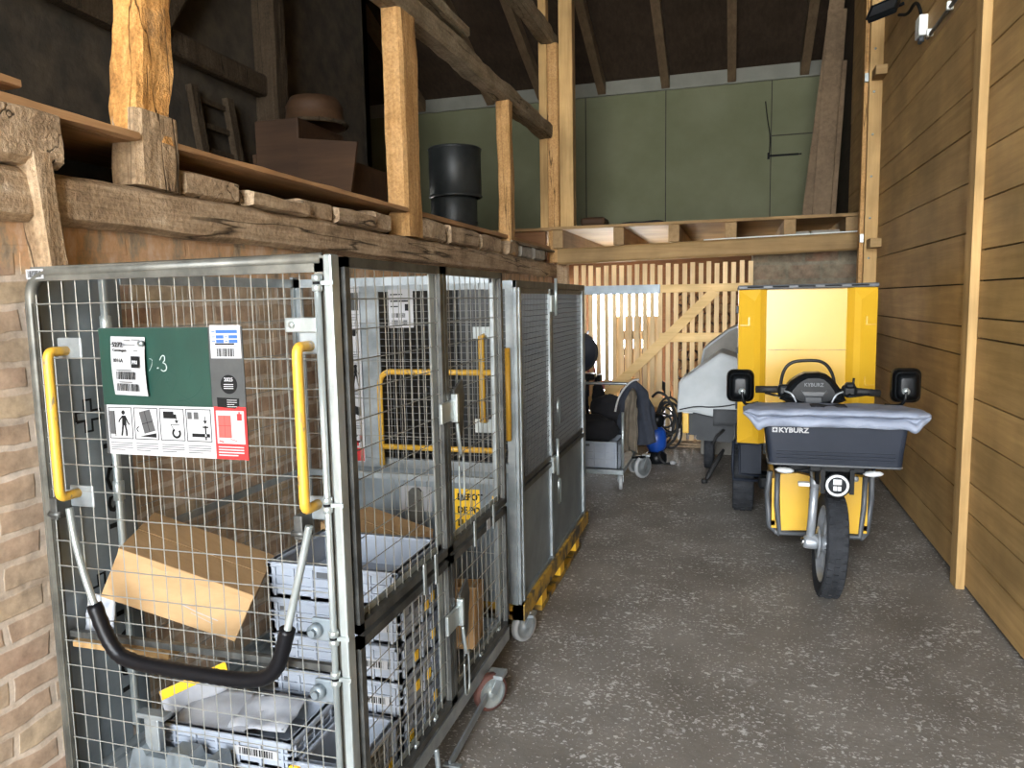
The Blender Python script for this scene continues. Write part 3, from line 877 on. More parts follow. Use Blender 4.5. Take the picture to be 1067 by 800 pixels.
# ------------------------------------------------------------------ right wall fittings
b = MB(); b.box(1.135, 1.178, 4.29, 4.40, 0, 6.0, bev=.003)
tag(b.build('wall_stud', 'spruce_z'), 'pale upright stud on the brown boards nearest the camera', 'stud')
t = thing('door_post', (1.12, 7.2, 0), 'double post with screws on the right wall beside the yellow cargo box', 'post')
b = MB(); b.box(1.075, 1.178, 7.18, 7.25, 0, 5.85, bev=.003); b.build('front_board', 'spruce_z', t)
b = MB(); b.box(1.045, 1.165, 7.26, 7.36, 0, 5.85, bev=.003)
b.build('rear_board', 'post_z', t)
for z in (1.86, 2.2, 2.55, 2.9, 3.25, 3.6, 3.95):
    b = MB(); b.cyl((1.112, 7.172, z), (1.112, 7.181, z), .010, 8); b.build('screw', 'steel_bright', t)
for z in (2.0, 3.35):
    b = MB(); b.box(1.046, 1.074, 7.225, 7.262, z, z + .07); b.build('bracket', 'steel_bright', t)
for z, lb in ((3.34, 'upper short wood block beside the double post on the wall'), (1.94, 'lower short wood block beside the double post on the wall')):
    b = MB(); b.box(1.09, 1.178, 6.98, 7.175, z, z + .075, bev=.003)
    tag(b.build('wood_block', 'spruce_x'), lb, 'block')
t = thing('flood_light', (1.16, 6.35, 3.62), 'black square floodlight under the roof on the right wall', 'lamp')
T = frame((1.02, 6.30, 3.63), (0.83, -0.50, .12), (0.30, 0.62, 0.72))
b = MB(T); b.box(-.10, .10, -.085, .085, -.035, .0, bev=.008); b.box(-.105, .105, .075, .085, 0, .012); b.box(-.105, .105, -.085, -.075, 0, .012); b.box(-.105, -.093, -.075, .075, 0, .012); b.box(.093, .105, -.075, .075, 0, .012)
b.build('housing', 'black_plastic', t)
b = MB(T); b.box(-.088, .088, -.07, .07, .0, .004); b.build('glass_face', 'lamp_face', t)
b = MB(); b.tube([(1.00, 6.42, 3.62), (1.08, 6.46, 3.66), (1.175, 6.40, 3.68)], .012, 8); b.tube([(1.06, 6.22, 3.68), (1.12, 6.25, 3.72), (1.175, 6.25, 3.72)], .012, 8); b.build('yoke', 'black_plastic', t)
t = thing('junction_box', (1.17, 5.7, 3.2), 'small white junction box under the floodlight', 'box')
b = MB(); b.box(1.125, 1.178, 5.62, 5.74, 3.21, 3.34, bev=.006); b.build('box_shell', 'clear_plastic', t)
for y, q in ((5.66, .016), (5.71, .012)):
    b = MB(); b.cyl((1.15, y, 3.18), (1.15, y, 3.21), q, 10); b.build('gland', 'grey_plastic', t)
b = MB(); b.tube(chaikin([(1.155, 5.70, 3.34), (1.14, 5.72, 3.43), (1.13, 5.80, 3.48), (1.12, 5.95, 3.45), (1.10, 6.15, 3.52)], 3), .011, 8)
tag(b.build('cable', 'ink'), 'short black cable bending from the junction box to the floodlight', 'cable')
t = thing('conduit_pipe', (1.165, 5.0, 3.17), 'grey conduit pipe running forward from the junction box', 'pipe')
b = MB(); b.cyl((1.16, 5.55, 3.165), (1.16, 1.5, 3.19), .011, 8); b.build('pipe_run', 'grey_plastic', t)
for y in (5.48, 5.02, 4.2):
    b = MB(); b.box(1.142, 1.178, y - .012, y + .012, 3.155, 3.20, bev=.003); b.build('clip', 'clear_plastic', t)

# masonry pier behind the cargo box
t = thing('masonry_pier', (0.67, 8.35, 0), 'patched brick pier behind the yellow cargo box', 'pier')
b = MB(); b.box(0.175, 1.17, 8.16, 8.6, 0, 2.05); b.build('pier_body', 'pier_brick', t)
b = MB(); hewn(b, (0.2, 8.3, 2.09), (0.42, 8.3, 2.09), .25, .14, .02, 95, seg=.03); b.build('cap_stone', 'concrete', t)
b = MB(); b.box(.49, .72, 8.18, 8.45, 2.051, 2.19, bev=.01); b.build('cap_brick', 'concrete', t)
b = MB(); b.box(.735, 1.0, 8.18, 8.45, 2.051, 2.195, bev=.01); b.build('cap_brick', 'concrete', t)

# ------------------------------------------------------------------ slatted gate and the shed behind it
t = thing('slatted_gate', (-0.75, 8.0, 0), 'pale wooden slat gate with a diagonal brace closing the rear', 'gate')
b = MB()
x = -1.66
while x < 0.16:
    e = rnd.uniform(-.004, .004)
    b.box(x + e, x + e + .046, 8.0, 8.022, 0.04 + rnd.uniform(-.01, .01), 1.90 + rnd.uniform(-.015, .015))
    x += .0815
b.build('slat_panel', 'slat', t)
b = MB(); b.box(-0.735, 0.16, 7.972, 8.0, 1.605, 1.685, bev=.003); b.build('rail', 'rail', t)
b = MB(); b.box(-0.75, 0.16, 7.972, 8.0, 1.09, 1.185, bev=.003); b.build('rail', 'rail', t)
b = MB(); b.box(-1.66, 0.16, 7.972, 8.0, 0.40, 0.50, bev=.003); b.build('rail', 'rail', t)
b = MB(); b.bar((-1.42, 7.955, 0.41), (-0.19, 7.955, 1.61), .10, .03, up=(0, 1, 0)); b.c = 0
o = b.build('brace', 'rail', t)
b = MB(); b.box(-1.66, -0.742, 7.968, 8.0, 1.60, 1.69); b.box(-1.66, -.742, 7.962, 7.968, 1.67, 1.69)
tag(b.build('metal_rail', 'sheet', t), 'galvanised steel rail on the left half of the gate')
b = MB(); b.box(-1.72, 0.25, 7.86, 8.10, 0, 0.045)
tag(b.build('sill_board', 'old_x'), 'flat wooden sill board on the floor under the slatted gate', 'sill')
b = MB()
for k in range(5):
    b.box(-1.245 + .098 * k, -1.155 + .098 * k, 8.22, 8.245, .0, 1.36)
b.box(-1.25, -.75, 8.245, 8.27, .3, .4); b.box(-1.25, -.75, 8.245, 8.27, 1.1, 1.2)
tag(b.build('board_panel', 'slat'), 'panel of close pale boards standing behind the gate slats', 'panel')
b = MB(); b.box(-1.86, -1.74, 8.02, 8.14, 0, 2.0); 
tag(b.build('gate_post', 'old_z'), 'dark gate post in the corner beside the slats', 'post')
# log stack
proto = None
r = random.Random(3)
for row in range(15):
    for colm in range(8):
        x = -0.66 + .125 * colm + (.062 if row % 2 else 0)
        z = .065 + .112 * row
        rad = .059
        if proto is None:
            t = thing('firewood_log', (0, 0, 0), 'split log in the firewood stack behind the slatted gate', 'log', 'firewood logs')
            b = MB(); b.lathe([(.056, 0), (.059, .01), (.058, .4), (.054, .42)], (0, 0, 0), (0, 1, 0), n=9); b.build('bark', 'log_bark', t)
            b = MB(); b.lathe([(0, -.003), (.053, -.003), (.056, .002)], (0, 0, 0), (0, 1, 0), n=9); b.build('cut_face', 'log_end', t)
            proto = t
        else:
            t = copy_tree(proto)
        t.location = (x, 9.3 + r.uniform(-.05, .05), z)
        t.rotation_euler = (0, r.uniform(0, 6), 0)
# pink motor scooter beyond
t = thing('motor_scooter', (-1.32, 10.0, 0), 'pink scooter parked in the shed behind the slats', 'scooter')
for xx, yy in ((-1.75, 9.9), (-.75, 10.0)):
    b = MB()
    b.lathe([(.17, -.04), (.23, -.045), (.25, -.02), (.25, .02), (.23, .045), (.17, .04)], (xx, yy, .25), (0, 1, 0), n=22)
    b.build('wheel', 'tyre', t)
b = MB(); b.prism([(-1.62, .35), (-.8, .35), (-.62, .62), (-.75, .84), (-1.15, .78), (-1.22, .48), (-1.45, .48), (-1.55, .98), (-1.68, 1.08), (-1.75, .9)], -.13, .13, Matrix(((1, 0, 0, 0), (0, 0, -1, 9.95), (0, 1, 0, 0), (0, 0, 0, 1)))); b.build('fairing', 'pink', t)
b = MB(); b.box(-1.2, -.68, 9.83, 10.07, .80, .90, bev=.04); b.build('seat', 'black_plastic', t)
scoot = t
b = MB(); b.tube([(-1.62, 9.65, 1.12), (-1.66, 9.95, 1.06), (-1.62, 10.25, 1.12)], .018, 8); b.build('handlebar', 'ink', t)
scoot.location.x -= .28
# ------------------------------------------------------------------ wire cage trolley in front
WR = 0.0017
def hv_mesh(mb, u0, u1, v0, v1, du, dv, r=WR, zu=0.0, c=None):
    """welded wire field in a local frame"""
    k = max(1, round((u1 - u0) / du))
    for i in range(k + 1):
        u = u0 + (u1 - u0) * i / k
        mb.cyl((u, v0, zu), (u, v1, zu), r, 4, c)
    k = max(1, round((v1 - v0) / dv))
    for i in range(k + 1):
        v = v0 + (v1 - v0) * i / k
        mb.cyl((u0, v, zu + 2 * r), (u1, v, zu + 2 * r), r, 4, c)

def castor(name, p, r, axle, parent, tread, w=.035, plate=.15, hub='steel_bright'):
    """swivel castor: fork with the wheel as its sub-part"""
    x, y, z = p
    ax = V(axle).normalized()
    b = MB()
    side = ax * (w / 2 + .006)
    tr = V((-ax.y, ax.x, 0)) * r * .45
    for s in (1, -1):
        q = V(p) + side * s
        b.bar(q, q + tr + V((0, 0, plate - z - .012)), .03, .004, up=ax)
    c0 = V(p) + tr
    b.box(c0.x - .032, c0.x + .032, c0.y - .032, c0.y + .032, plate - .014, plate)
    o = b.build(name, 'steel', parent)
    b = MB()
    o0 = V(p) - ax * w / 2
    b.lathe([(r * .78, 0), (r * .96, .002), (r, w * .25), (r, w * .75), (r * .96, w - .002), (r * .78, w)], o0, ax, 24, 0)
    b.lathe([(0.0, -.004), (r * .2, -.003), (r * .26, .004), (r * .7, .006), (r * .80, -.001), (r * .80, w + .001), (r * .7, w - .006), (r * .26, w - .004), (r * .2, w + .003), (0, w + .004)], o0, ax, 24, 1)
    b.build('wheel', [tread, hub], o)
    return o

X0, X1, Y0, Y1 = -1.832, -0.902, 1.585, 2.885
ZB, ZT, ZM = 0.185, 1.668, 0.715
YM = 2.245
cage = thing('roll_container', (-1.36, 2.235, 0), 'wire-mesh roll container nearest the camera with green board and black tow bar', 'roll container')
# base
b = MB()
b.box(X0, X1, Y0, Y0 + .04, .14, ZB, 0); b.box(X0, X1, Y1 - .04, Y1, .14, ZB, 0)
b.box(X0, X0 + .04, Y0, Y1, .14, ZB, 0); b.box(X1 - .035, X1 + .012, Y0, Y1, .135, ZB, 0)
b.box(X0 + .04, X1 - .035, Y0 + .04, Y1 - .04, .165, .172, 0)
for y in (1.9, 2.25, 2.6):
    b.box(X0 + .04, X1 - .035, y - .02, y + .02, .145, .165, 0)
b.build('base_frame', 'steel', cage)
for y in (1.95, 2.1, 2.55, 2.78):
    b = MB(); b.box(X1 - .003, X1 + .006, y - .013, y + .013, ZB - .005, ZB + .045, bev=.003)
    b.build('door_stop', 'steel_bright', cage)
# front panel: frame with rounded corner, wires
T = FRONT(0, Y0, 0)
fp = MB(T)
fp.tube([V((X0 + .012, ZB, 0))] + chaikin([V((X0 + .012, 1.5, 0)), V((X0 + .012, ZT - .018, 0)), V((X0 + .2, ZT - .018, 0))], 4)[6:] + [V((X1 - .03, ZT - .012, 0))], .016, 8)
fp.box(X0 + .03, X1 - .02, ZT - .042, ZT - .004, -.012, .012)
fp.box(X0, X0 + .025, ZB - .03, ZT - .1, -.012, .012)
fp.box(X1 - .045, X1 - .018, ZB - .03, ZT - .01, -.015, .012)
fp.box(X0, X1, ZB - .03, ZB + .006, -.012, .012)
front = fp.build('front_panel', 'steel_olive', cage)
m_ = MB(T); hv_mesh(m_, X0 + .028, X1 - .048, ZB, ZT - .03, .0445, .0715)
m_.build('wire_mesh', 'wire', front)
b = MB(T); b.box(X0 + .026, X1 - .03, .622, .640, -.03, -.014); b.build('cross_bar', 'steel_dark', front)
b = MB(T); b.box(X0 + .016, X0 + .075, ZT - .036, ZT - .010, .013, .014, 0); barcode(b, X0 + .022, X0 + .069, ZT - .032, ZT - .014, .014, 1, 4)
tag(b.build('barcode_sticker', ['white', 'ink'], front), 'small white barcode sticker')
# hinge plates and bolts at the right edge of the front panel
for z in (.585, .745):
    b = MB(T)
    b.box(X1 - .10, X1 - .045, z - .03, z + .03, .0, .012, bev=.004)
    b.cyl((X1 - .085, z, .010), (X1 - .085, z, .030), .019, 14); b.cyl((X1 - .085, z, .03), (X1 - .085, z, .04), .010, 6)
    b.build('bolt_plate', 'sheet', cage)
# right front corner post with lock rod
b = MB(); b.box(X1 - .016, X1 + .006, Y0 - .022, Y0 + .016, .13, ZT - .002, bev=.004); b.build('corner_post', 'steel_bright', cage)
b = MB(); b.cyl((X1 - .030, Y0 - .026, .16), (X1 - .030, Y0 - .026, ZT - .05), .0085, 10)
rod = b.build('lock_rod', 'steel_bright', cage)
for z in (1.60, 1.07, .735, .63):
    b = MB()
    b.lathe([(.0086, -.020), (.0125, -.018), (.0125, -.004), (.0090, -.003)], (X1 - .030, Y0 - .026, z), n=12, c=0)
    b.lathe([(.0086, .003), (.0125, .004), (.0125, .018), (.0086, .020)], (X1 - .030, Y0 - .026, z), n=12, c=0)
    b.lathe([(.0088, -.003), (.0105, -.0028), (.0105, .0028), (.0088, .003)], (X1 - .030, Y0 - .026, z), n=12, c=1)
    b.bar((X1 - .030, Y0 - .026, z), (X1 + .012, Y0 - .024, z), .006, .010, 0)
    b.build('rod_collar', ['steel_bright', 'ink'], rod)
# yellow grab handles
def grab(xm, za, zb_, lab):
    b = MB(T)
    pts = [V((xm, za, 0.0)), V((xm, za, .062)), V((xm, zb_, .062)), V((xm, zb_, 0.0))]
    path = [pts[0]] + chaikin([V((xm, za, .03)), V((xm, za, .062)), V((xm, za - .045, .062))], 3) + chaikin([V((xm, zb_ + .045, .062)), V((xm, zb_, .062)), V((xm, zb_, .03))], 3) + [pts[3]]
    b.tube(path, .0125, 12)
    o = b.build('grab_handle', 'yellow_worn', cage)
    for q, s in ((za - .02, za + .035), (zb_ - .040, zb_ + .02)):
        b = MB(T); b.box(xm - .030, xm + .05, q, s, -.004, .004, bev=.004)
        b.build('mount_plate', 'steel', o)
grab(-1.712, 1.440, 1.052, '')
grab(-0.972, 1.452, 1.064, '')
b = MB(T); b.box(X1 - .13, X1 - .045, 1.485, 1.52, .0, .014, bev=.003); b.cyl((X1 - .11, 1.503, .014), (X1 - .11, 1.503, .02), .008, 8)
b.build('hinge_plate', 'steel_bright', cage)
# tow bar
def tw(x, z, y=1.53):
    k = y / 1.585
    return V((x * k, y, H + (z - H) * k))
A = [tw(-1.753, 1.005), tw(-1.742, .90), tw(-1.698, .74), tw(-1.648, .615), tw(-1.595, .580), tw(-1.40, .574), tw(-1.20, .572), tw(-1.120, .605), tw(-1.085, .71), tw(-1.030, .90), tw(-1.002, 1.005)]
P = chaikin(A, 3)
b = MB(); b.tube(P, .0095, 12)
bar = b.build('tow_bar', 'steel_bright', cage)
sub = [p for p in P if p.z < H + (.745 - H) * 1.53 / 1.585]
dense = []
for p, q in zip(sub, sub[1:]):
    n_ = max(1, int((q - p).length / .009))
    dense += [p.lerp(q, i / n_) for i in range(n_)]
b = MB(); b.tube(dense + [sub[-1]], .0190, 14, ring=.08)
b.build('black_grip', 'black_grip', bar)
for x in (-1.753, -1.002):
    b = MB(T); b.box(x - .012, x + .012, .985, 1.045, .0, .05, bev=.003)
    b.cyl((x - .018, 1.0, .045), (x + .018, 1.0, .045), .009, 8)
    b.build('pivot_bracket', 'steel_dark', cage)

# sign board on the front panel
SW, SH = .439, .334
ST = FRONT(-1.598, Y0 - .006, 1.166)
b = MB(ST); b.box(0, SW, 0, SH, -.002, .001)
sign = b.build('sign_board', 'board_grey', cage)
gx, gy = .775 * SW, .395 * SH
b = MB(ST); b.box(.002, gx, gy, SH - .002, .001, .002, 0)
z = .0023
def sc(pts, ox, oy, s): return [(ox + p[0] * s, oy + p[1] * s) for p in pts]
stroke(b, chaikin([(.190, .250), (.197, .262), (.206, .262), (.206, .250), (.199, .244)], 2), .0028, z, 1)
stroke(b, chaikin([(.199, .244), (.209, .240), (.210, .226), (.200, .221), (.192, .226)], 2), .0028, z, 1)
stroke(b, [(.180, .229), (.185, .231)], .003, z, 1)
stroke(b, chaikin([(.158, .254), (.168, .252), (.164, .235), (.155, .222)], 2), .0016, z, 1)
for i in range(9):
    r = random.Random(i + 40)
    ox, oy = r.uniform(.17, .29), r.uniform(gy + .02, SH - .05)
    pts = [(ox, oy)]
    for k in range(3):
        pts.append((pts[-1][0] + r.uniform(-.02, .03), pts[-1][1] + r.uniform(-.022, .022)))
    stroke(b, chaikin(pts, 2), .0014, z, 2)
stroke(b, chaikin([(.235, .145), (.27, .150), (.30, .165), (.315, .185)], 2), .002, z, 2)
stroke(b, chaikin([(.05, .16), (.07, .172), (.11, .168), (.15, .160)], 2), .002, z, 2)
tag(b.build('chalkboard', ['green_board', 'chalk', 'chalk_faint'], sign), 'green chalkboard with 3 written in chalk')
# pictogram strip
b = MB(ST); b.box(.010, gx + .004, 0, gy, .001, .002, 0)
z = .0024
pw = (gx - .014) / 4
for k in range(4):
    ox = .014 + pw * k
    x0, x1, y0, y1 = ox, ox + pw - .006, .042, gy - .006
    for (p, q, r_, s_) in ((x0, x1, y0, y0 + .002), (x0, x1, y1 - .002, y1), (x0, x0 + .002, y0, y1), (x1 - .002, x1, y0, y1)):
        b.box(p, q, r_, s_, .002, z, 1)
    for j in range(4):
        b.box(x0 + .002, x1 - (.004 if j != 3 else .03), .030 - .006 * j, .032 - .006 * j, .002, z, 2)
    h = y1 - y0
    cx_ = (x0 + x1) / 2
    if k == 0:
        b.box(x0 + .003, x0 + .018, y0 + .012, y1 - .010, .002, z, 2); b.box(x0 + .018, x0 + .020, y0 + .006, y1 - .010, .002, z, 1)
        px_, py = cx_ + .010, y0
        b.prism([(px_ + .006 * math.cos(a * .785), py + .070 + .006 * math.sin(a * .785)) for a in range(8)], .002, z, c=1)
        b.prism([(px_ - .004, py + .062), (px_ + .007, py + .062), (px_ + .008, py + .036), (px_ - .006, py + .036)], .002, z, c=1)
        stroke(b, [(px_ - .002, py + .061), (px_ - .013, py + .050), (px_ - .016, py + .044)], .004, z, 1)
        stroke(b, [(px_ + .006, py + .060), (px_ + .013, py + .044), (px_ + .018, py + .038)], .004, z, 1)
        stroke(b, [(px_ - .003, py + .037), (px_ - .006, py + .020), (px_ - .009, py + .008)], .0055, z, 1)
        stroke(b, [(px_ + .004, py + .037), (px_ + .007, py + .022), (px_ + .007, py + .008)], .0055, z, 1)
    if k == 1:
        R_ = lambda p: (cx_ + .004 + (p[0] * .97 + p[1] * -.24), y0 + .045 + (p[0] * .24 + p[1] * .97))
        b.prism([R_(p) for p in ((-.018, -.026), (.018, -.026), (.018, .032), (-.018, .032))], .002, z, c=2)
        stroke(b, [R_((0, -.026)), R_((0, .032))], .0015, z + .0003, 1); stroke(b, [R_((-.018, .0)), R_((.018, .0))], .0015, z + .0003, 1)
        b.prism([(cx_ - .022, y0 + .008), (cx_ + .03, y0 + .006), (cx_ + .03, y0 + .018)], .002, z, c=1)
        stroke(b, chaikin([(cx_ - .024, y0 + .034), (cx_ - .032, y0 + .028), (cx_ - .026, y0 + .02)], 2), .003, z, 1)
    if k == 2:
        b.box(cx_ - .026, cx_ + .006, y1 - .026, y1 - .008, .002, z, 1); b.box(cx_ + .006, cx_ + .014, y1 - .026, y1 - .015, .002, z, 1)
        stroke(b, [(cx_ + .014, y0 + .062), (cx_ + .014, y0 + .05)], .002, z, 1); b.prism([(cx_ + .008, y0 + .053), (cx_ + .020, y0 + .053), (cx_ + .014, y0 + .045)], .002, z, c=1)
        pts = [(cx_ + .012 + .011 * math.cos(R(a)), y0 + .020 + .011 * math.sin(R(a))) for a in range(120, 420, 20)]
        stroke(b, pts, .006, z, 1)
        stroke(b, [(cx_ - .004, y0 + .042), (cx_ + .022, y0 + .042)], .0016, z, 1)
        stroke(b, [(cx_ - .004, y0 + .042), (cx_ + .004, y0 + .030)], .0016, z, 1)
    if k == 3:
        b.box(x0 + .005, x0 + .018, y1 - .026, y1 - .008, .002, z, 2); b.box(x0 + .024, x0 + .038, y1 - .026, y1 - .008, .002, z, 2)
        b.box(x0 + .016, x1 - .006, y0 + .012, y0 + .021, .002, z, 1)
        xx = x1 - .018
        stroke(b, [(xx, y0 + .066), (xx, y0 + .052)], .002, z, 1); b.prism([(xx - .006, y0 + .055), (xx + .006, y0 + .055), (xx, y0 + .046)], .002, z, c=1)
        b.box(xx - .002, xx + .002, y0 + .005, y0 + .042, .002, z, 1); b.box(xx - .008, xx + .008, y0 + .036, y0 + .040, .002, z, 1)
        b.box(xx - .002, xx + .002, y0 + .014, y0 + .020, .002, z + .0004, 0)
tag(b.build('pictogram_strip', ['white', 'ink', 'ink_grey'], sign), 'white strip with four black framed pictograms')
b = MB(ST); b.box(gx + .004, SW, 0, gy + .002, .001, .002, 0)
b.box(gx + .010, SW - .007, .040, gy - .008, .002, .0024, 1)
cx_ = (gx + SW) / 2
b.box(cx_ - .034, cx_ + .004, .055, gy - .020, .0024, .0027, 2); stroke(b, [(cx_ - .015, .055), (cx_ - .015, gy - .02)], .0012, .003, 0); stroke(b, [(cx_ - .034, .086), (cx_ + .004, .086)], .0012, .003, 0)
b.box(cx_ + .022, cx_ + .036, gy - .032, gy - .015, .0024, .0027, 0); b.box(cx_ + .027, cx_ + .031, gy - .015, gy - .010, .0024, .0027, 0)
stroke(b, [(cx_ - .034, .047), (cx_ - .02, .044)], .004, .0027, 2); stroke(b, [(cx_ + .0, .052), (cx_ + .02, .047)], .002, .0027, 2)
for j in range(4):
    b.box(gx + .012, SW - (.012 if j != 3 else .03), .030 - .007 * j, .033 - .007 * j, .002, .0024, 1)
tag(b.build('warning_label', ['red', 'white', 'red_soft'], sign), 'red warning label with a red container drawing')
b = MB(ST); x0 = gx + .006
b.box(x0, SW - .004, SH * .765, SH + .004, .001, .002, 0)
y = SH - .008
for (a, c_, dy) in ((.018, .080, 0), (.018, .040, .013), (.055, .080, .013), (.018, .040, .024), (.055, .080, .024)):
    b.box(x0 + a, x0 + c_, y - dy - .008, y - dy, .002, .0024, 1); b.box(x0 + a - .012 if a < .03 else x0 + a - .011, x0 + a - .003, y - dy - .005, y - dy - .003, .002, .0024, 1)
b.box(x0 + .014, x0 + .070, y - .037, y - .033, .002, .0024, 2); b.box(x0 + .014, x0 + .078, y - .041, y - .040, .002, .0024, 3)
barcode(b, x0 + .018, x0 + .068, y - .066, y - .046, .002, 2, 7)
tag(b.build('info_label', ['white', 'blue_ink', 'ink', 'ink_grey'], sign), 'white label with blue bars and a barcode')
b = MB(ST); b.prism([(gx + .053 + .024 * math.cos(a * .262), SH * .57 + .024 * math.sin(a * .262)) for a in range(24)], .001, .002, c=0)
b.text('2025', .013, gx + .053, SH * .57 + .008, .0021, 1, bold=.0003, center=True)
for j in range(3):
    b.box(gx + .038, gx + .066, SH * .57 - .001 - .005 * j, SH * .57 + .001 - .005 * j, .002, .0023, 1)
tag(b.build('inspection_sticker', ['ink', 'white'], sign), 'round black sticker reading 2025')
b = MB(ST); b.prism([(gx + .016, SH * .405 + .022), (gx + .016, SH * .405 - .002), (gx + .078, SH * .405 - .006), (gx + .080, SH * .405 + .020)], .001, .0024, c=0)
for j in range(4):
    b.box(gx + .045, gx + (.074 if j != 2 else .066), SH * .405 + .015 - .0055 * j, SH * .405 + .0165 - .0055 * j, .0024, .0027, 1)
b.prism([(gx + .068, SH * .405 - .005), (gx + .079, SH * .405 - .005), (gx + .080, SH * .405 + .001)], .0024, .0028, c=2)
b.build('contact_sticker', ['ink', 'white', 'red'], sign)
# paper consignment label clipped on the board
LT = ST @ Matrix.Translation((.044, SH * .935, .006)) @ Matrix.Rotation(R(-1.5), 4, 'Z')
b = MB(LT)
lw, lh = .108, .152
def curl(u, v):
    return (u * lw + .006 * v * v, -v * lh, .004 * math.sin(v * 3) + .004 * u * v)
b.grid(curl, 8, 10, 0, True)
zt = .0098
b.text('5272', .017, .012, -.026, zt, 1, bold=.0003); b.box(.008, .085, -.0205, -.0192, zt, zt + .0006, 1)
b.text('Gansingen', .0105, .013, -.038, zt, 1)
b.text('0016A', .014, .014, -.066, zt, 1, sx=.8)
b.box(.070, .095, -.079, -.049, zt, zt + .0006, 1)
b.text('PRI', .0125, .0735, -.069, zt + .001, 0, bold=.0005)
b.box(.05, .07, -.010, -.008, zt, zt + .0005, 2); b.box(.075, .10, -.008, -.006, zt, zt + .0005, 2); b.box(.08, .092, -.036, -.034, zt, zt + .0005, 2)
barcode(b, .022, .080, -.110, -.090, zt, 1, 11); barcode(b, .022, .092, -.140, -.121, zt, 1, 12)
b.box(.022, .07, -.087, -.085, zt, zt + .0005, 2); b.box(.03, .07, -.118, -.116, zt, zt + .0005, 2)
tag(b.build('consignment_label', ['white', 'ink', 'ink_grey'], sign), 'white paper label reading 5272 Gansingen PRI')
b = MB(LT); b.cyl((.102, -.016, .012), (.102, -.016, .004), .008, 10); b.build('label_clip', 'steel', sign)

# left side panel: sheet with cut-out lettering, then wires
LTm = SIDE(X0 + .006, 0, 0)
b = MB(LTm)
b.box(Y0 + .01, Y0 + .10, ZB, ZT - .025, -.004, .004, 0)
b.box(Y0 + .09, Y0 + .235, ZB, ZT - .025, -.009, -.001, 0, bev=.003)
b.box(Y0 + .25, Y0 + .31, ZB, ZT - .02, -.008, .004, 0)
for zz in (1.15, .62):
    o_ = zz
    b.text('POST', .115, Y0 + .205, o_ - .0, .0, 1, depth=.0006, bold=.001, rot=R(-90), sx=1.1)
    # outlined cross above the lettering
    cr = [(.0, .03), (.03, .03), (.03, .0), (.055, .0), (.055, .03), (.085, .03), (.085, .055), (.055, .055), (.055, .085), (.03, .085), (.03, .055), (.0, .055), (.0, .03)]
    stroke(b, [(Y0 + .115 + p[0], o_ + .04 + p[1] * 1.1) for p in cr], .010, .0003, 1)
b.build('side_sheet', ['sheet', 'ink'], cage)
b = MB(LTm)
b.box(Y0 + .31, Y1, ZT - .045, ZT - .01, -.008, .008); b.box(Y0 + .31, Y1, .81, .835, -.006, .006); b.box(Y0 + .31, Y1, ZB, ZB + .03, -.008, .008); b.box(Y1 - .04, Y1, ZB, ZT, -.008, .008)
sp = b.build('side_panel', 'steel', cage)
b = MB(LTm); hv_mesh(b, Y0 + .33, Y1 - .04, ZB + .02, ZT - .04, .052, .145); b.build('wire_mesh', 'wire', sp)
b = MB(); b.cyl((X0 + .045, Y0 + .21, .25), (X0 + .045, Y0 + .21, ZT - .02), .012, 10)
for zz in (1.50, 1.36, 1.0, .72, .45):
    b.lathe([(.012, -.03), (.0165, -.028), (.0165, .028), (.012, .03)], (X0 + .045, Y0 + .21, zz), n=12)
b.build('hinge_rod', 'steel_bright', cage)
# rear panel
RT = FRONT(0, Y1 - .01, 0)
b = MB(RT)
b.box(X0, X1, ZT - .045, ZT - .01, -.012, .012); b.box(X0, X0 + .035, ZB, ZT - .01, -.012, .012); b.box(X1 - .035, X1, ZB, ZT - .01, -.012, .012); b.box(X0, X1, ZB, ZB + .03, -.012, .012); b.box(X0, X1, .80, .825, -.01, .01)
rp = b.build('rear_panel', 'steel', cage)
b = MB(RT); hv_mesh(b, X0 + .035, X1 - .035, ZB, ZT - .04, .052, .16); b.build('wire_mesh', 'wire', rp)
b = MB(); b.cyl((X1 - .012, Y1 + .012, .2), (X1 - .012, Y1 + .012, ZT - .03), .0095, 10)
for zz in (1.6, 1.1, .72, .62, .3):
    b.lathe([(.010, -.02), (.014, -.018), (.014, .018), (.010, .02)], (X1 - .012, Y1 + .012, zz), n=12)
b.build('lock_rod', 'steel_bright', cage)

# door leaves on the aisle side
DT = SIDE(X1, 0, 0)
def leaf(y0, y1, z0, z1, name):
    b = MB(DT); w = .024
    b.box(y0, y1, z1 - w, z1, -.012, .012); b.box(y0, y1, z0, z0 + w, -.012, .012); b.box(y0, y0 + w, z0, z1, -.012, .012); b.box(y1 - w, y1, z0, z1, -.012, .012)
    o = b.build(name, 'steel_dark', cage)
    b = MB(DT); hv_mesh(b, y0 + w, y1 - w, z0 + .008, z1 - w, .0515, .075, zu=-.002); b.build('wire_mesh', 'wire', o)
    b = MB(DT); b.box(y1 - w - .042, y1 - w - .002, z0 + w * .7, z1 - w, -.012, -.008); b.box(y0 + w, y1 - w, z0 + w, z0 + w + .018, -.012, -.008)
    tag(b.build('edge_strip', 'steel_bright', o), 'bright galvanised edge strip')
    return o
u1 = leaf(Y0 + .03, YM - .004, ZM + .008, ZT - .006, 'door_leaf')
u2 = leaf(YM + .004, Y1, ZM + .008, ZT - .006, 'door_leaf')
l1 = leaf(Y0 + .03, YM - .004, ZB + .012, ZM - .008, 'door_leaf')
l2 = leaf(YM + .004, Y1, ZB + .012, ZM - .008, 'door_leaf')
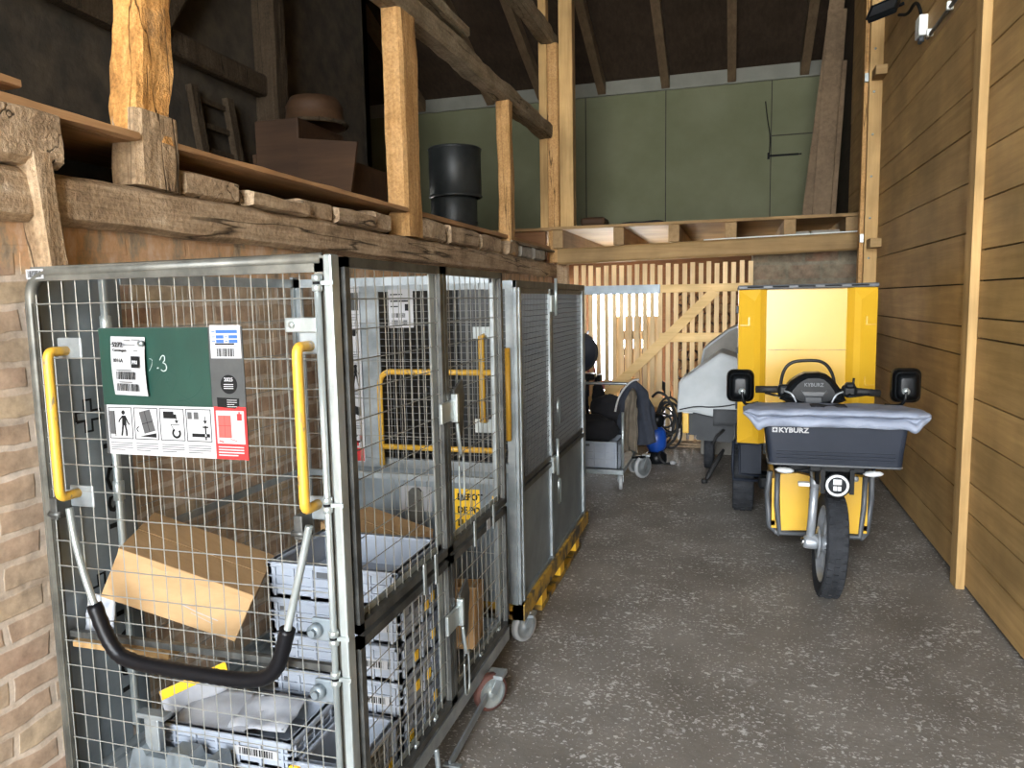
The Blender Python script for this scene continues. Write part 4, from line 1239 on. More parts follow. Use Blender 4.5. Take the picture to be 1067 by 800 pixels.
for (o, z0, z1) in ((u2, 1.20, 1.13), (l2, .50, .44)):
    b = MB(DT)
    b.box(YM - .07, YM + .05, z0 - .035, z0 + .03, .012, .024, bev=.003); b.box(YM + .035, YM + .055, z0 - .045, z0 + .05, .012, .036, bev=.004)
    la = b.build('latch', 'steel_bright', o)
    b = MB(DT); b.prism([(YM + .055, z0 + .06), (YM + .13, z0 + .09), (YM + .15, z0 + .03), (YM + .12, z0 - .10), (YM + .08, z0 - .13), (YM + .07, z0 - .02)], .012, .02)
    b.build('latch_plate', 'steel_dark', la)
    b = MB(DT)
    b.tube(chaikin([(YM + .045, z0 - .05, .03), (YM + .05, z0 - .12, .035), (YM + .075, z0 - .155, .03)], 2), .006, 8)
    y = YM + .10
    b.tube(chaikin([(y - .02, z0 - .17, .02), (y + .02, z0 - .16, .02), (y + .025, z0 - .24, .02), (y + .022, z0 - .31, .02), (y, z0 - .325, .02), (y - .022, z0 - .31, .02), (y - .022, z0 - .2, .02)], 2), .0035, 6)
    b.build('pull_loop', 'steel_bright', la)
b = MB(DT); b.box(YM + .006, YM + .036, 1.28, 1.56, -.024, -.013, bev=.003); tag(b.build('yellow_pull', 'yellow_dirty', u2), 'worn yellow pull strip')
for y in (2.02, 2.11, 2.48, 2.70):
    b = MB(DT); b.box(y - .01, y + .01, ZM - .045, ZM + .05, .012, .018, bev=.002)
    b.build('lock_tab', 'steel_bright', cage)
b = MB(DT); b.box(2.62, 2.66, ZM - .03, ZM + .01, .013, .0145); tag(b.build('small_sticker', 'white', cage), 'small white sticker')
for p, ax in (((X1 + .030, 2.565, .0725), (.8, -.6, 0)), ((X1 - .03, 1.78, .0725), (.9, .3, 0)), ((X0 + .12, 1.78, .0725), (1, 0, 0)), ((X0 + .12, 2.66, .0725), (1, 0, 0))):
    castor('castor', p, .072, ax, cage, 'wheel_red', .034, .14)
b = MB()
b.bar((X1 + .03, 2.52, .075), (X1 + .02, 2.16, .03), .008, .030); b.bar((X1 - .0, 2.16, .03), (X1 + .06, 2.16, .03), .02, .006)
b.tube(chaikin([(X1 + .012, 2.07, .14), (X1 + .02, 2.07, .05), (X1 + .03, 2.03, .012), (X1 + .035, 1.96, .012)], 2), .009, 8)
b.build('brake_pedal', 'steel', cage)

# ------------------------------------------------------------------ load of the front container
def crate(x0, x1, y0, y1, z0, h, label, group=None, front_label=False, yellow=True, seed=0, cat='crate'):
    t = thing('postal_crate', ((x0 + x1) / 2, (y0 + y1) / 2, z0), label, cat, group)
    b = MB(); w = .010
    ti = .007
    b.box(x0 + ti, x1 - ti, y0 + ti, y1 - ti, z0, z0 + w)
    b.box(x0 + ti, x1 - ti, y0 + ti, y0 + ti + w, z0, z0 + h); b.box(x0 + ti, x1 - ti, y1 - ti - w, y1 - ti, z0, z0 + h)
    b.box(x0 + ti, x0 + ti + w, y0 + ti, y1 - ti, z0, z0 + h); b.box(x1 - ti - w, x1 - ti, y0 + ti, y1 - ti, z0, z0 + h)
    k = 6
    for i in range(k + 1):
        x = x0 + .03 + (x1 - x0 - .06) * i / k
        b.box(x - .004, x + .004, y0 + .001, y0 + ti, z0 + .006, z0 + h - .016)
    for i in range(5):
        y = y0 + .03 + (y1 - y0 - .06) * i / 4
        b.box(x1 - ti, x1 - .001, y - .004, y + .004, z0 + .006, z0 + h - .016)
        b.box(x0 + .004, x0 + ti, y - .004, y + .004, z0 + .012, z0 + h - .02)
    for zz in (z0 + h * .35, z0 + h * .6):
        b.box(x0 + .004, x1 - .004, y0 + .002, y0 + ti, zz - .003, zz + .003); b.box(x1 - ti, x1 - .002, y0 + .006, y1 - .006, zz - .003, zz + .003)
    b.build('crate_body', 'crate', t)
    b = MB()
    for (a, c_, d, e) in ((x0, x1, y0, y0 + .024), (x0, x1, y1 - .024, y1), (x0, x0 + .024, y0, y1), (x1 - .024, x1, y0, y1)):
        b.box(a, c_, d, e, z0 + h - .016, z0 + h, bev=.004)
    b.build('crate_rim', 'crate', t)
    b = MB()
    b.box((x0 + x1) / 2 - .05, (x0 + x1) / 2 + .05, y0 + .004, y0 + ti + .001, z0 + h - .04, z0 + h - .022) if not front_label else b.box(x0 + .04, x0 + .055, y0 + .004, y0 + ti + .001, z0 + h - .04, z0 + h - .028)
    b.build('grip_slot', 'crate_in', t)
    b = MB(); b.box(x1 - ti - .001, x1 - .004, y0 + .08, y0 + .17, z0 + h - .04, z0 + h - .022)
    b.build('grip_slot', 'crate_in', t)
    if front_label:
        T = FRONT(x1 - .185, y0 + .0005, z0 + h * .35)
        b = MB(T); b.box(0, .14, 0, .028, 0, .001, 0); barcode(b, .015, .125, .004, .024, .001, 1, seed); tag(b.build('barcode_label', ['white', 'ink'], t), 'white barcode label')
    if yellow:
        T = SIDE(x1 - .003, y0, z0)
        r = random.Random(seed)
        for y in r.sample((.045, .10, .19, .24), 2):
            b = MB(T); zz = r.uniform(.02, h * .5)
            b.box(y, y + .026, zz, zz + .03, .001, .004)
            b.build('yellow_mark', 'yellow_strip', t)
    return t
zc = ZB - .011
names = ['lowest', 'second lowest', 'middle', 'second highest', 'topmost']
for k in range(5):
    crate(-1.40, -0.945, 1.955 + (.003 if k % 2 else 0), 2.30, zc + .1165 * k, .113,
          'grey plastic crate, %s of the five stacked inside the front container' % names[k], 'stacked postal crates', k in (1, 2, 3), True, k + 2)
crate(-1.655, -1.17, 1.70, 1.945, zc, .075, 'grey crate under the open paper-filled one, at the container front', 'postal crates at the front', False, False, 21)
ca = crate(-1.66, -1.165, 1.695, 1.948, zc + .077, .085, 'open grey crate holding papers, at the container front', 'postal crates at the front', True, False, 22)
crate(-1.145, -0.945, 1.66, 1.935, zc, .14, 'narrow grey crate with yellow strips in the right front corner', 'postal crates at the front', False, True, 23)
b = MB(); b.box(-1.145, -1.115, 1.652, 1.66, zc + .02, zc + .13); b.box(-1.0, -.975, 1.652, 1.66, zc + .0, zc + .11); b.build('yellow_tape', 'yellow_strip', [o for o in SC.objects if o.get('label', '').startswith('narrow grey crate')][0])
def sheet(name, T, w, l, mat, label, cat, amp=.006, seed=0, mats=None, strip=None, group=None):
    b = MB(T)
    b.grid(lambda u, v: (u * w, v * l, amp * noise.noise(V((u * 3 + seed, v * 3, seed)))), 8, 8, 0, True, thick=.0012)
    if strip:
        b.grid(lambda u, v: (u * w, l - strip + v * strip, .0015 + amp * noise.noise(V((u * 3 + seed, (1 - strip / l + v * strip / l) * 3, seed)))), 8, 2, 1, True)
    o = b.build(name, [mat, 'yellow_strip'])
    return tag(o, label, cat, group)
sheet('paper_sheet', frame((-1.60, 1.72, zc + .150), (1, .0, .02), (0, 1, .1)), .26, .19, 'paper', 'white paper lying in the open front crate', 'paper', .008, 1)
sheet('paper_sheet', frame((-1.40, 1.73, zc + .158), (1, .12, 0), (-.12, 1, .14)), .18, .16, 'paper', 'crumpled white sheet on the right side of the open crate', 'paper', .014, 2)
sheet('mail_sleeve', frame((-1.63, 1.75, zc + .14), (.55, .80, .15), (-.25, .02, .9)), .20, .085, 'paper', 'white sleeve with a yellow top strip leaning in the open crate', 'mail sleeve', .005, 3, strip=.028)
# folded steel bracket
t = thing('steel_bracket', (-1.50, 1.65, ZB - .011), 'folded galvanised bracket standing at the lower left front of the container', 'bracket')
pro = [(-1.67, .18), (-1.63, .30), (-1.60, .31), (-1.585, .285), (-1.52, .285), (-1.505, .31), (-1.44, .31), (-1.43, .285), (-1.39, .285), (-1.375, .31), (-1.345, .31), (-1.33, .18)]
b = MB(); b.prism(pro, 0, .055, Matrix(((1, 0, 0, 0), (0, 0, 1, 1.615), (0, 1, 0, 0), (0, 0, 0, 1)))); b.build('folded_plate', 'sheet', t)
b = MB(); b.box(-1.605, -1.555, 1.635, 1.66, .29, .385, bev=.004); b.box(-1.63, -1.53, 1.63, 1.665, .385, .40, bev=.003); b.build('upright', 'steel', t)
# tilted cardboard box
cbT = Matrix.Translation((-1.584, 1.85, .732)) @ Matrix.Rotation(R(24.9), 4, 'Z') @ Matrix.Rotation(R(24.9), 4, 'Y') @ Matrix.Rotation(R(5.0), 4, 'X')
t = thing('cardboard_box', (-1.584, 1.85, .60), 'tilted brown cardboard box wedged above the crates in the front container', 'box')
hx, hy, hz = .198, .142, .079
b = MB(cbT); b.box(-hx, hx, -hy, hy, -hz, hz - .004, bev=.003); b.build('carton', 'card_light', t)
b = MB(cbT); b.box(-hx - .001, hx + .001, -hy - .002, -.002, hz - .002, hz + .001); b.box(-hx - .001, hx + .001, .002, hy + .001, hz - .002, hz + .001); b.build('lid_flap', 'card', t)
b = MB(cbT @ FRONT(0, -hy - .0015, 0)); b.prism([(-hx, hz), (-hx, hz - .010), (-.06, hz - .020), (-.05, hz - .012), (.02, hz - .026), (hx - .03, hz - .014), (hx, hz - .016), (hx, hz)], 0, .002); b.build('torn_edge', 'card', t)
b = MB(cbT @ FRONT(0, -hy - .0008, 0)); stroke(b, [(.02, -.02), (.07, -.028), (.13, -.032)], .003, .0006); stroke(b, [(.05, -.035), (.12, -.046)], .002, .0006); tag(b.build('white_scuff', 'white', t), 'white scuffs')
b = MB(); b.box(-1.80, -1.47, 1.60, 1.66, .592, .612, bev=.002)
tag(b.build('wooden_lath', 'plank_x'), 'short light wooden slat behind the left leg of the tow bar', 'slat')
sheet('paper_sheet', frame((-1.795, 1.64, .615), (1, .25, .1), (-.15, .35, 1)), .085, .105, 'paper', 'pale crumpled paper stuck at the left inside the container', 'paper', .02, 5)
# rear half: cartons
def carton(T, sx, sy, sz, label, mat='card'):
    t = thing('cardboard_box', T.to_translation(), label, 'box')
    b = MB(T); b.box(-sx / 2, sx / 2, -sy / 2, sy / 2, 0, sz, bev=.003); b.build('carton', mat, t)
    b = MB(T); b.box(-sx / 2 - .001, sx / 2 + .001, -sy / 2 - .001, -.002, sz, sz + .003); b.box(-sx / 2 - .001, sx / 2 + .001, .002, sy / 2 + .001, sz, sz + .003); b.build('lid_flap', mat, t)
    return t
carton(Matrix.Translation((-1.04, 2.60, .235)) @ Matrix.Rotation(R(12), 4, 'Z') @ Matrix.Rotation(R(-14), 4, 'X'), .22, .26, .22, 'brown carton behind the lower right mesh door of the front container', 'card_light')
carton(Matrix.Translation((-1.38, 2.60, ZB)) @ Matrix.Rotation(R(-20), 4, 'Z') @ Matrix.Rotation(R(6), 4, 'Y'), .36, .26, .50, 'tall brown carton behind the crate stack')

# ------------------------------------------------------------------ second container
A0, A1, B0, B1 = -1.74, -0.905, 3.09, 4.62
C0, CT, CM = .20, 1.637, .725
c2 = thing('roll_container', (-1.32, 3.85, 0), 'grey container with fine mesh upper doors and sheet lower doors, behind the first', 'roll container')
b = MB()
b.box(A0, A1 + .02, B0, B1, .145, .165)
for (p, q, r_, s_) in ((A0, A1 + .02, B0, B0 + .05), (A0, A1 + .02, B1 - .05, B1), (A0, A0 + .05, B0, B1), (A1 - .03, A1 + .025, B0, B1)):
    b.box(p, q, r_, s_, .125, C0)
b.build('base_frame', 'yellow_dirty', c2)
b = MB(); b.box(A1 - .10, A1 + .0, 3.50, 4.50, .0, .028, 1)
for y in (3.50, 3.92, 4.34):
    b.prism([(A1 - .10, .028), (A1 - .0, .028), (A1 - .0, .125), (A1 - .10, .125)], 0, .10, Matrix(((1, 0, 0, 0), (0, 0, 1, y), (0, 1, 0, 0), (0, 0, 0, 1))), 0)
b.build('runner_foot', ['yellow_paint', 'yellow_dirty'], c2)
T = SIDE(A1, 0, 0)
b = MB(T)
b.box(B0, B0 + .035, C0, CT, -.03, .012, 0); b.box(B1 - .035, B1, C0, CT, -.03, .012, 0); b.box(B0, B1, CT - .03, CT, -.03, .014, 1); b.box(B0 + .035, B0 + .06, C0, CT - .03, -.01, .016, 0)
b.build('corner_frame', ['steel', 'steel_dark'], c2)
Bm = 3.735
for (y0, y1) in ((B0 + .065, Bm - .006), (Bm + .006, B1 - .037)):
    b = MB(T); w = .024
    b.box(y0, y1, CT - .055, CT - .032, -.008, .010, 0); b.box(y0, y1, CM + .005, CM + .03, -.008, .010, 0); b.box(y0, y0 + w, CM, CT - .032, -.008, .010, 0); b.box(y1 - w * 1.5, y1, CM, CT - .032, -.008, .012, 1)
    if y0 < Bm - .1:
        for k in range(18):
            b.box(y1 - .022, y1 - .014, CM + .06 + .045 * k, CM + .068 + .045 * k, .0121, .0128, 0)
    o = b.build('mesh_door', ['steel_dark', 'steel'], c2)
    b = MB(T); hv_mesh(b, y0 + w, y1 - w, CM + .03, CT - .055, .0255, .0255, .0016); b.build('fine_mesh', 'wire_fine', o)
    b = MB(T)
    b.box(y0, y1, C0, CM - .005, -.006, .000, 0)
    b.box(y0, y1, CM - .03, CM - .005, 0, .012, 1); b.box(y0, y1, C0, C0 + .02, 0, .010, 0); b.box(y0, y0 + w, C0, CM, 0, .010, 0); b.box(y1 - w * 1.5, y1, C0, CM, 0, .012, 2)
    o2 = b.build('sheet_door', ['sheet', 'steel_dark', 'steel'], c2)
    if y0 < Bm - .1:
        for oo, zz in ((o, 1.49), (o2, .66)):
            b = MB(T); b.box(y1 - .04, y1 + .05, zz, zz + .085, .012, .026, bev=.004); b.cyl((y1 + .03, zz - .02, .03), (y1 + .03, zz + .17, .03), .008, 8); b.build('latch', 'steel_bright', oo)
    else:
        for oo, zz in ((o, .90), (o2, .48)):
            yy = y0 + .05
            b = MB(T); b.tube([(yy - .02, zz, .03), (yy + .02, zz, .03), (yy + .022, zz + .12, .03), (yy, zz + .135, .03), (yy - .022, zz + .12, .03)], .005, 8, closed=True); b.build('pull_loop', 'steel_bright', oo)
# front face of the second container
T = FRONT(0, B0, 0)
b = MB(T)
b.box(A0, A0 + .035, C0, CT, -.02, .01); b.box(A1 - .035, A1, C0, CT, -.02, .01); b.box(A0, A1, CT - .035, CT, -.02, .012); b.box(A0, A1, .80, .84, -.02, .012); b.box(A0 + .035, A0 + .20, .84, CT - .035, -.004, .002)
fr2 = b.build('front_frame', 'steel', c2)
b = MB(T); hv_mesh(b, A0 + .20, A1 - .035, .84, CT - .035, .03, .03, .0016); b.build('fine_mesh', 'wire_fine', fr2)
b = MB(T); b.box(A0 + .03, A1 - .03, C0, .80, -.012, .0); b.build('lower_sheet', 'sheet', c2)
b = MB(T); b.box(-1.695, -1.630, .82, 1.655, .011, .0135, 0)
for k, zz in enumerate((1.50, 1.33, 1.16, 1.0)):
    b.box(-1.69, -1.635, zz, zz + .002, .0135, .014, 1); b.box(-1.69, -1.635, zz + .12, zz + .122, .0135, .014, 1); b.box(-1.685, -1.645, zz - .014, zz - .010, .0135, .014, 3); b.box(-1.685, -1.645, zz - .024, zz - .020, .0135, .014, 3)
px_ = -1.662
b.prism([(px_ + .009 * math.cos(a * .785), 1.265 + .009 * math.sin(a * .785)) for a in range(8)], .0135, .0142, c=1)
stroke(b, [(px_, 1.26), (px_, 1.22)], .014, .0142, 1); stroke(b, [(px_ - .004, 1.225), (px_ - .012, 1.175)], .007, .0142, 1); stroke(b, [(px_ + .004, 1.225), (px_ + .012, 1.175)], .007, .0142, 1); stroke(b, [(px_ - .02, 1.22), (px_, 1.25), (px_ + .02, 1.225)], .005, .0142, 1)
b.prism([(-1.68, 1.045), (-1.645, 1.035), (-1.645, 1.075), (-1.68, 1.085)], .0135, .0142, c=1)
stroke(b, [(px_ + .014 * math.cos(R(a)), .99 - .06 + .016 * math.sin(R(a))) for a in range(100, 400, 20)], .008, .0142, 1)
b.prism([(px_ + .015 * math.cos(a * .785), 1.42 + .018 * math.sin(a * .785)) for a in range(8)], .0135, .0142, c=1)
b.box(-1.69, -1.635, .825, .885, .0135, .0142, 2); b.box(-1.685, -1.66, .895, .92, .0135, .0142, 2); b.box(-1.655, -1.64, .925, .945, .0135, .0142, 2)
b.box(-1.69, -1.635, 1.52, 1.60, .0135, .0138, 4)
tag(b.build('pictogram_strip', ['white', 'ink', 'red', 'ink_grey', 'board_grey'], c2), 'narrow upright strip of black pictograms')
b = MB(T); x, zz = -1.485, 1.44
b.box(x, x + .12, zz, zz + .17, .012, .0135, 0)
b.box(x + .01, x + .07, zz + .145, zz + .15, .0135, .014, 1); b.box(x + .01, x + .105, zz + .115, zz + .121, .0135, .014, 1); b.box(x + .01, x + .05, zz + .092, zz + .097, .0135, .014, 1); b.box(x + .08, x + .103, zz + .075, zz + .105, .0135, .014, 1)
barcode(b, x + .015, x + .08, zz + .045, zz + .065, .0135, 1, 31); barcode(b, x + .015, x + .09, zz + .012, zz + .034, .0135, 1, 32)
tag(b.build('consignment_label', ['white', 'ink'], c2), 'white paper label with barcodes')
b = MB(T)
b.tube([V((-1.525, .82, .05))] + chaikin([V((-1.525, 1.1, .05)), V((-1.525, 1.245, .05)), V((-1.40, 1.245, .05))], 4) + [V((-.94, 1.245, .05))], .013, 8); b.cyl((-1.525, .905, .05), (-.94, .905, .05), .013, 8)
b.build('tow_bar', 'yellow_worn', c2)
b = MB(T); b.tube([V((-1.04, 1.40, .0)), V((-1.04, 1.40, .045)), V((-1.04, 1.03, .045)), V((-1.04, 1.03, .0))], .014, 8); g = b.build('grab_handle', 'yellow_worn', c2)
for q, s in ((1.39, 1.44), (.975, 1.035)):
    b = MB(T); b.box(-1.09, -.98, q, s, .0, .006); b.build('mount_plate', 'steel_bright', g)
b = MB(T); b.cyl((-.925, .95, .04), (-.925, 1.35, .04), .012, 8); b.build('grab_handle', 'yellow_worn', c2)
b = MB(T); b.box(-1.46, -1.31, .60, .715, .0, .002, 0); b.prism([(-1.42, .69), (-1.40, .71), (-1.37, .71), (-1.35, .69), (-1.35, .40), (-1.37, .37), (-1.40, .37), (-1.42, .40)], .004, .02, c=1); b.box(-1.43, -1.34, .53, .55, .02, .03, 1)
b.build('latch', ['white', 'steel_olive'], c2)
b = MB(T); b.box(-1.20, -1.075, .51, .715, .001, .003, 0)
for j, s in enumerate(('DEPOT', 'DE PO', 'LUN')):
    b.text(s, .042, -1.185, .665 - .06 * j, .0035, 1, bold=.0012, sx=.9)
tag(b.build('yellow_note', ['yellow_strip', 'ink'], c2), 'yellow handwritten note')
b = MB(T); b.box(-1.02, -.975, .60, .69, .001, .003, 0); b.box(-1.01, -.985, .63, .66, .003, .0035, 1); b.build('orange_sticker', ['yellow_strip', 'ink'], c2)
b = MB()
b.box(A0, A0 + .02, B0, B1, C0, CT); b.box(A0, A1, B1 - .03, B1 - .01, C0, CT)  # dark sheets stand in for the shaded interior behind the mesh
b.build('interior_shade_sheet', 'board_grey', c2)
castor('castor', (A1 - .0, 3.16, .07), .07, (.85, -.5, 0), c2, 'wheel_grey', .034, .125, 'steel')
castor('castor', (A0 + .1, 3.2, .07), .07, (1, 0, 0), c2, 'wheel_grey', .034, .125, 'steel')
castor('castor', (A1 - .05, 4.56, .07), .07, (1, 0, 0), c2, 'wheel_grey', .034, .125, 'steel')
castor('castor', (A0 + .1, 4.5, .07), .07, (1, 0, 0), c2, 'wheel_grey', .034, .125, 'steel')
# ------------------------------------------------------------------ yellow delivery tricycle
trk = thing('delivery_tricycle', (0.46, 4.9, 0), 'yellow electric delivery tricycle with tall cargo box and dark front bin', 'tricycle')
def loft(mb, A, Bp, c=None, cap=True, smooth=False):
    n = len(A)
    vs = list(A) + list(Bp)
    fs = [(i, (i + 1) % n, n + (i + 1) % n, n + i) for i in range(n)]
    if cap:
        fs += [tuple(range(n))[::-1], tuple(range(n, 2 * n))]
    mb.add(vs, fs, smooth, c)
def rrect(x0, x1, z0, z1, r, y, k=4):
    pts = []
    for (cx_, cz, a0) in ((x1 - r, z1 - r, 0), (x0 + r, z1 - r, 90), (x0 + r, z0 + r, 180), (x1 - r, z0 + r, 270)):
        for i in range(k + 1):
            a = R(a0 + 90 * i / k)
            pts.append(V((cx_ + r * math.cos(a), y, cz + r * math.sin(a))))
    return pts
# front wheel, steered slightly
WC = V((0.488, 4.05, 0.272)); RW = 0.268
wt = Matrix.Translation(WC) @ Matrix.Rotation(R(1.5), 4, 'Z') @ Matrix.Rotation(R(3.5), 4, 'Y')
def tyre(mb, Tm, rad, w, hub_r, n=40, lugs=True):
    prof = [(hub_r, -w * .36), (rad * .86, -w * .5), (rad * .95, -w * .49), (rad * .985, -w * .40), (rad, -w * .22), (rad * 1.0, w * .22), (rad * .985, w * .40), (rad * .95, w * .49), (rad * .86, w * .5), (hub_r, w * .36)]
    old = mb.T; mb.T = Tm
    mb.lathe(prof, (0, 0, 0), (1, 0, 0), n)
    if lugs:
        for i in range(n):
            a = 2 * math.pi * i / n
            for s in (-1, 0, 1):
                T = Matrix.Rotation(a + (.5 * math.pi * 2 / n if s else 0), 4, 'X') @ Matrix.Translation((s * w * .30, 0, rad * (1.0 if s == 0 else .99)))
                mb.box(-w * .12, w * .12, -rad * .05, rad * .05, -.006, .004, T=T)
    mb.T = old
b = MB(); tyre(b, wt, RW, .100, .19)
fwh = b.build('front_wheel', 'tyre', trk)
b = MB(wt)
b.lathe([(.192, -.040), (.198, -.038), (.198, .038), (.192, .040), (.180, .025), (.180, -.025), (.192, -.04)], (0, 0, 0), (1, 0, 0), 32)
b.lathe([(0, -.05), (.035, -.048), (.05, -.03), (.05, .03), (.035, .048), (0, .05)], (0, 0, 0), (1, 0, 0), 18)
for i in range(18):
    a = 2 * math.pi * i / 18
    for s in (1, -1):
        b.cyl((s * .03, .048 * math.cos(a), .048 * math.sin(a)), (s * .012, .184 * math.cos(a + s * .35), .184 * math.sin(a + s * .35)), .0022, 5)
b.lathe([(.05, -.062), (.085, -.060), (.085, -.056), (.05, -.054)], (0, 0, 0), (1, 0, 0), 20)
b.build('rim', 'grey_metal', fwh)
# fork
b = MB(wt)
for s in (-1,):
    b.cyl((s * .095, .0, -.0), (s * .092, .03, .33), .021, 12); b.cyl((s * .092, .026, .16), (s * .088, .06, .60), .016, 10)
    b.lathe([(0, -.035), (.030, -.034), (.034, -.02), (.034, .02), (.030, .034), (0, .035)], (s * .092, -.005, 0), (1, 0, 0), 16)
    b.lathe([(.022, -.025), (.027, -.022), (.027, .022), (.022, .025)], (s * .092, .027, .31), (0, 0, 1), 12)
b.box(-.115, .115, .03, .085, .33, .36, bev=.01)
b.bar((-.092, .0, -.01), (-.06, -.02, .035), .03, .04)
fk = b.build('fork', 'grey_metal', trk)
for u0, u1 in ((-.140, -.120), (.052, .088)):
    b = MB(wt); b.cyl((u0, -.005, 0), (u1, -.005, 0), .019, 12)
    b.build('axle_cap', 'chrome', fk)
# front bin
bx0, bx1, zb0, zb1, yb0, yb1 = .148, .776, .742, .95, 3.74, 4.10
b = MB()
def brect(f_, z, y0, y1, e=0):
    return [V((bx0 + f_, y0, z)), V((bx1 - f_, y0, z)), V((bx1 - f_, y1, z)), V((bx0 + f_, y1, z))]
def prof_rect(x0, x1, y0, y1, z, r=.025):
    pts = []
    for (cx_, cy_, a0) in ((x1 - r, y1 - r, 0), (x0 + r, y1 - r, 90), (x0 + r, y0 + r, 180), (x1 - r, y0 + r, 270)):
        for i in range(5):
            a = R(a0 + 22.5 * i)
            pts.append(V((cx_ + r * math.cos(a), cy_ + r * math.sin(a), z)))
    return pts
L_ = [prof_rect(bx0 + .035, bx1 - .035, yb0 + .02, yb1 - .02, zb0 - .001), prof_rect(bx0 + .022, bx1 - .020, yb0 + .006, yb1, zb0 + .012), prof_rect(bx0 + .017, bx1 - .016, yb0 + .003, yb1, zb0 + .07), prof_rect(bx0, bx1, yb0, yb1, zb1)]
for a, c_ in zip(L_, L_[1:]):
    loft(b, a, c_, cap=True)
for k in range(3):
    z = zb0 + .034 + .016 * k
    b.box(bx0 + .055, bx1 - .055, yb0 - .004, yb0 + .012, z, z + .005)
fb = b.build('front_bin', 'anthracite', trk)
b = MB(); b.tube(prof_rect(bx0 + .022, bx1 - .022, yb0 + .006, yb1, zb0 + .006), .006, 6, closed=True); b.build('bottom_trim', 'grey_plastic', fb)
b = MB(FRONT(.183, yb0 - .0006, .903))
b.box(.0, .024, .0, .0235, 0, .0012, 0); b.box(.0095, .0145, .005, .0185, .0012, .0018, 1); b.box(.005, .019, .0095, .014, .0012, .0018, 1)
b.text('KYBURZ', .0335, .029, .0005, .0006, 0, depth=.0006, bold=.0011, sx=1.06)
tag(b.build('lettering', ['white', 'anthracite'], fb), 'white maker lettering with a cross badge')
# grey rain cover bundled over the bin
def cov(u, v):
    e = min(u, 1 - u)
    x = .050 + .815 * u
    pinch = max(0, 1 - e / .085)
    drop = math.sin(min(1, e / .075) * math.pi / 2)
    prof = [(4.12, .985), (4.02, 1.0), (3.88, 1.006), (3.76, 1.012), (3.712, 1.006), (3.700, .992), (3.726, .982), (3.730, .976), (3.706, .965), (3.702, .948), (3.712, .934), (3.728, .931)]
    k = v * (len(prof) - 1)
    i = min(int(k), len(prof) - 2); t = k - i
    y = prof[i][0] * (1 - t) + prof[i + 1][0] * t
    z = prof[i][1] * (1 - t) + prof[i + 1][1] * t
    # gathered ends
    z = z + pinch ** 1.2 * (.995 - z) * .80 + (-.016 * math.exp(-((e - .085) / .028) ** 2)) * (v > .62)
    y = y + pinch * (3.80 - y) * .55
    n_ = noise.noise(V((x * 9, z * 22, y * 6)))
    n2 = noise.noise(V((x * 30, z * 26, 3)))
    y -= .013 * n_ + .010 * noise.noise(V((x * 17 + z * 20, z * 12, 4))) + .020 * pinch * n2
    z += .007 * noise.noise(V((x * 14, y * 14, 8))) + .014 * pinch * n2
    z += .006 * math.sin(u * 3.1)
    return (x, y, z)
b = MB(); b.grid(cov, 80, 30, thick=.003)
b.build('rain_cover', 'fabric_grey', trk)
b = MB(); b.grid(lambda u, v: (.36 + .16 * u, 3.80 + .10 * v, 1.020 + .004 * math.sin(u * 9)), 8, 2, thick=.002)
b.build('cover_opening', 'black_cloth', trk)
# headlight
HC = V((.485, 3.80, .642))
b = MB(); b.lathe([(.0, .075), (.045, .07), (.058, .045), (.060, .0), (.056, -.006), (.050, -.004)], HC, (0, 1, 0), 28); hl = b.build('headlight', 'black_plastic', trk)
b = MB(); b.lathe([(.050, -.003), (.054, -.005), (.050, -.008), (.041, -.006)], HC, (0, 1, 0), 28); b.build('ring', 'lens', hl)
b = MB(); b.lathe([(.0, -.002), (.042, -.002), (.042, .004)], HC, (0, 1, 0), 28, 0); b.box(HC.x - .019, HC.x + .019, HC.y - .006, HC.y - .002, HC.z + .004, HC.z + .030, 1, bev=.006)
for k in range(2):
    b.box(HC.x - .018 + .019 * k, HC.x - .001 + .019 * k, HC.y - .006, HC.y - .002, HC.z - .026, HC.z - .004, 1, bev=.004)
b.build('reflector', ['lamp_face', 'lens'], hl)
b = MB(); b.box(.36, .61, 3.82, 3.98, .70, .738, bev=.006); b.box(.41, .43, 3.80, 3.86, .60, .72); b.box(.54, .56, 3.80, 3.86, .60, .72); b.box(.40, .58, 3.95, 4.2, .60, .74, bev=.02); b.build('lamp_bracket', 'black_plastic', trk)
for xx, s in ((.252, -1), (.654, 1)):
    b = MB(); b.tube([(xx + s * .045, 3.88, .690), (xx + s * .03, 3.875, .691), (xx, 3.87, .690), (xx - s * .03, 3.88, .687), (xx - s * .045, 3.89, .684)], [.003, .012, .016, .012, .004], 10)
    o = b.build('indicator', 'lens', trk)
    b = MB(); b.cyl((xx - s * .04, 3.89, .684), (.46, 3.93, .69), .007, 8); b.build('indicator_arm', 'black_plastic', o)
b = MB(); b.box(.325, .38, 3.98, 4.02, .585, .605, bev=.004); b.build('reflector_strip', 'lens', trk)
